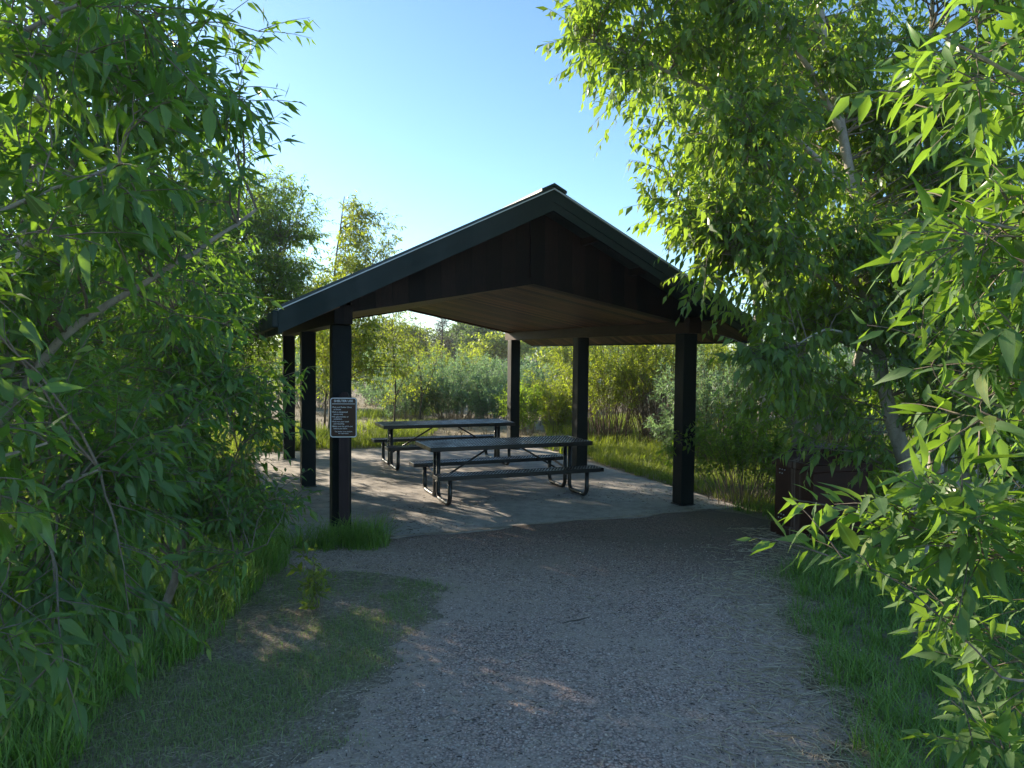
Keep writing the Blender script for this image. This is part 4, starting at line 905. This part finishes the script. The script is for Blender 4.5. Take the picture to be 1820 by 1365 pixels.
    n = 3600; y = rg.uniform(2.6, 8.6, n); xl, xr = edges(y); x = xr+.2-np.abs(rg.normal(0, .42, n)); litter('straw', x, y, hgt(x, y)+.012, rg.uniform(.02, .19, n), rg.uniform(.0014, .0034, n), 'straw', 'pale straw littering the right side of the path', 'straw', rg)
    n = 700; y = rg.uniform(2.6, 8.2, n); xl, xr = edges(y); x = xl-.3+(xr-xl)*rg.random(n); litter('dry_stalks', x, y, hgt(x, y)+.010, rg.uniform(.015, .08, n), rg.uniform(.0008, .0018, n), 'straw', 'sparse dry stalks scattered over the gravel', 'straw', rg)
    n = 2600; y = rg.uniform(2.6, 8.4, n); xl, xr = edges(y); x = xl+(xr-xl)*rg.random(n); litter('path_debris', x, y, hgt(x, y)+.009, rg.uniform(.006, .03, n), rg.uniform(.001, .0028, n), 'debris', 'dark bark and leaf crumbs lying on the gravel', 'debris', rg, .03)
    n = 3000; x = rg.uniform(-3.2, -.6, n); y = rg.uniform(2.8, 7, n); litter('dead_grass', x, y, hgt(x, y)+.012, rg.uniform(.03, .12, n), rg.uniform(.0007, .0015, n), 'straw', 'dead grass blades lying in the thin lawn', 'dead grass', rg)
    n = 2600; u = rg.uniform(-.5, 5.1, n); v = -.35+np.abs(rg.normal(0, 1.1, n)); k = (vnoise(u, v, 2.2, 11)+rg.normal(0, .25, n) > .1); u, v = u[k], v[k]; c_, s_ = math.cos(YAW), math.sin(YAW); x = OX+u*c_-v*s_; y = OY+u*s_+v*c_; n = len(x)
    litter('leaf_debris', x, y, np.full(n, SLZ+.003), rg.uniform(.006, .04, n), rg.uniform(.001, .003, n), 'debris', 'dark crumbs of leaf debris on the concrete', 'debris', rg, .02)
    for (x, y, a, l, r, lab) in ((.52, 5.5, .2, .22, .006, 'dark crooked stick lying in the middle of the gravel path'), (2.95, 8.55, .35, .75, .010, 'pale bent branch lying on the ground left of the brown bin'), (.32, 4.1, 1.1, .16, .004, 'short pale stick lying on the gravel near the camera')):
        b = MB(); rr = random.Random(int(x*100)); P = [(x+math.cos(a)*l*t+rr.uniform(-.01, .01), y+math.sin(a)*l*t+rr.uniform(-.02, .02), float(hgt(x, y))+.015+.06*l*math.sin(t*3.1)) for t in (-.5, -.3, -.1, .1, .3, .5)]
        b.tube(P, [r, r, r*.9, r*.8, r*.6, r*.3], 7); o = b.build('stick', MT['bark_dry'] if 'pale' in lab else MT['bark_dark'], smooth=True); tag(o, lab, 'stick')
vegetation()
m = bpy.data.materials.new('haze_air'); m.use_nodes = True; nt = m.node_tree; nt.nodes.remove(nt.nodes['Principled BSDF'])
pv = nt.nodes.new('ShaderNodeVolumePrincipled'); pv.inputs['Color'].default_value = (.86, .92, 1, 1); pv.inputs['Density'].default_value = .0006; pv.inputs['Anisotropy'].default_value = .3
nt.links.new(pv.outputs[0], nt.nodes['Material Output'].inputs['Volume'])
b = MB(); b.box(-1000, 1000, -400, 1600, -1.2, 12); o = b.build('haze', m); tag(o, 'thin pale summer haze filling the air over the meadow', 'haze', kind='stuff')
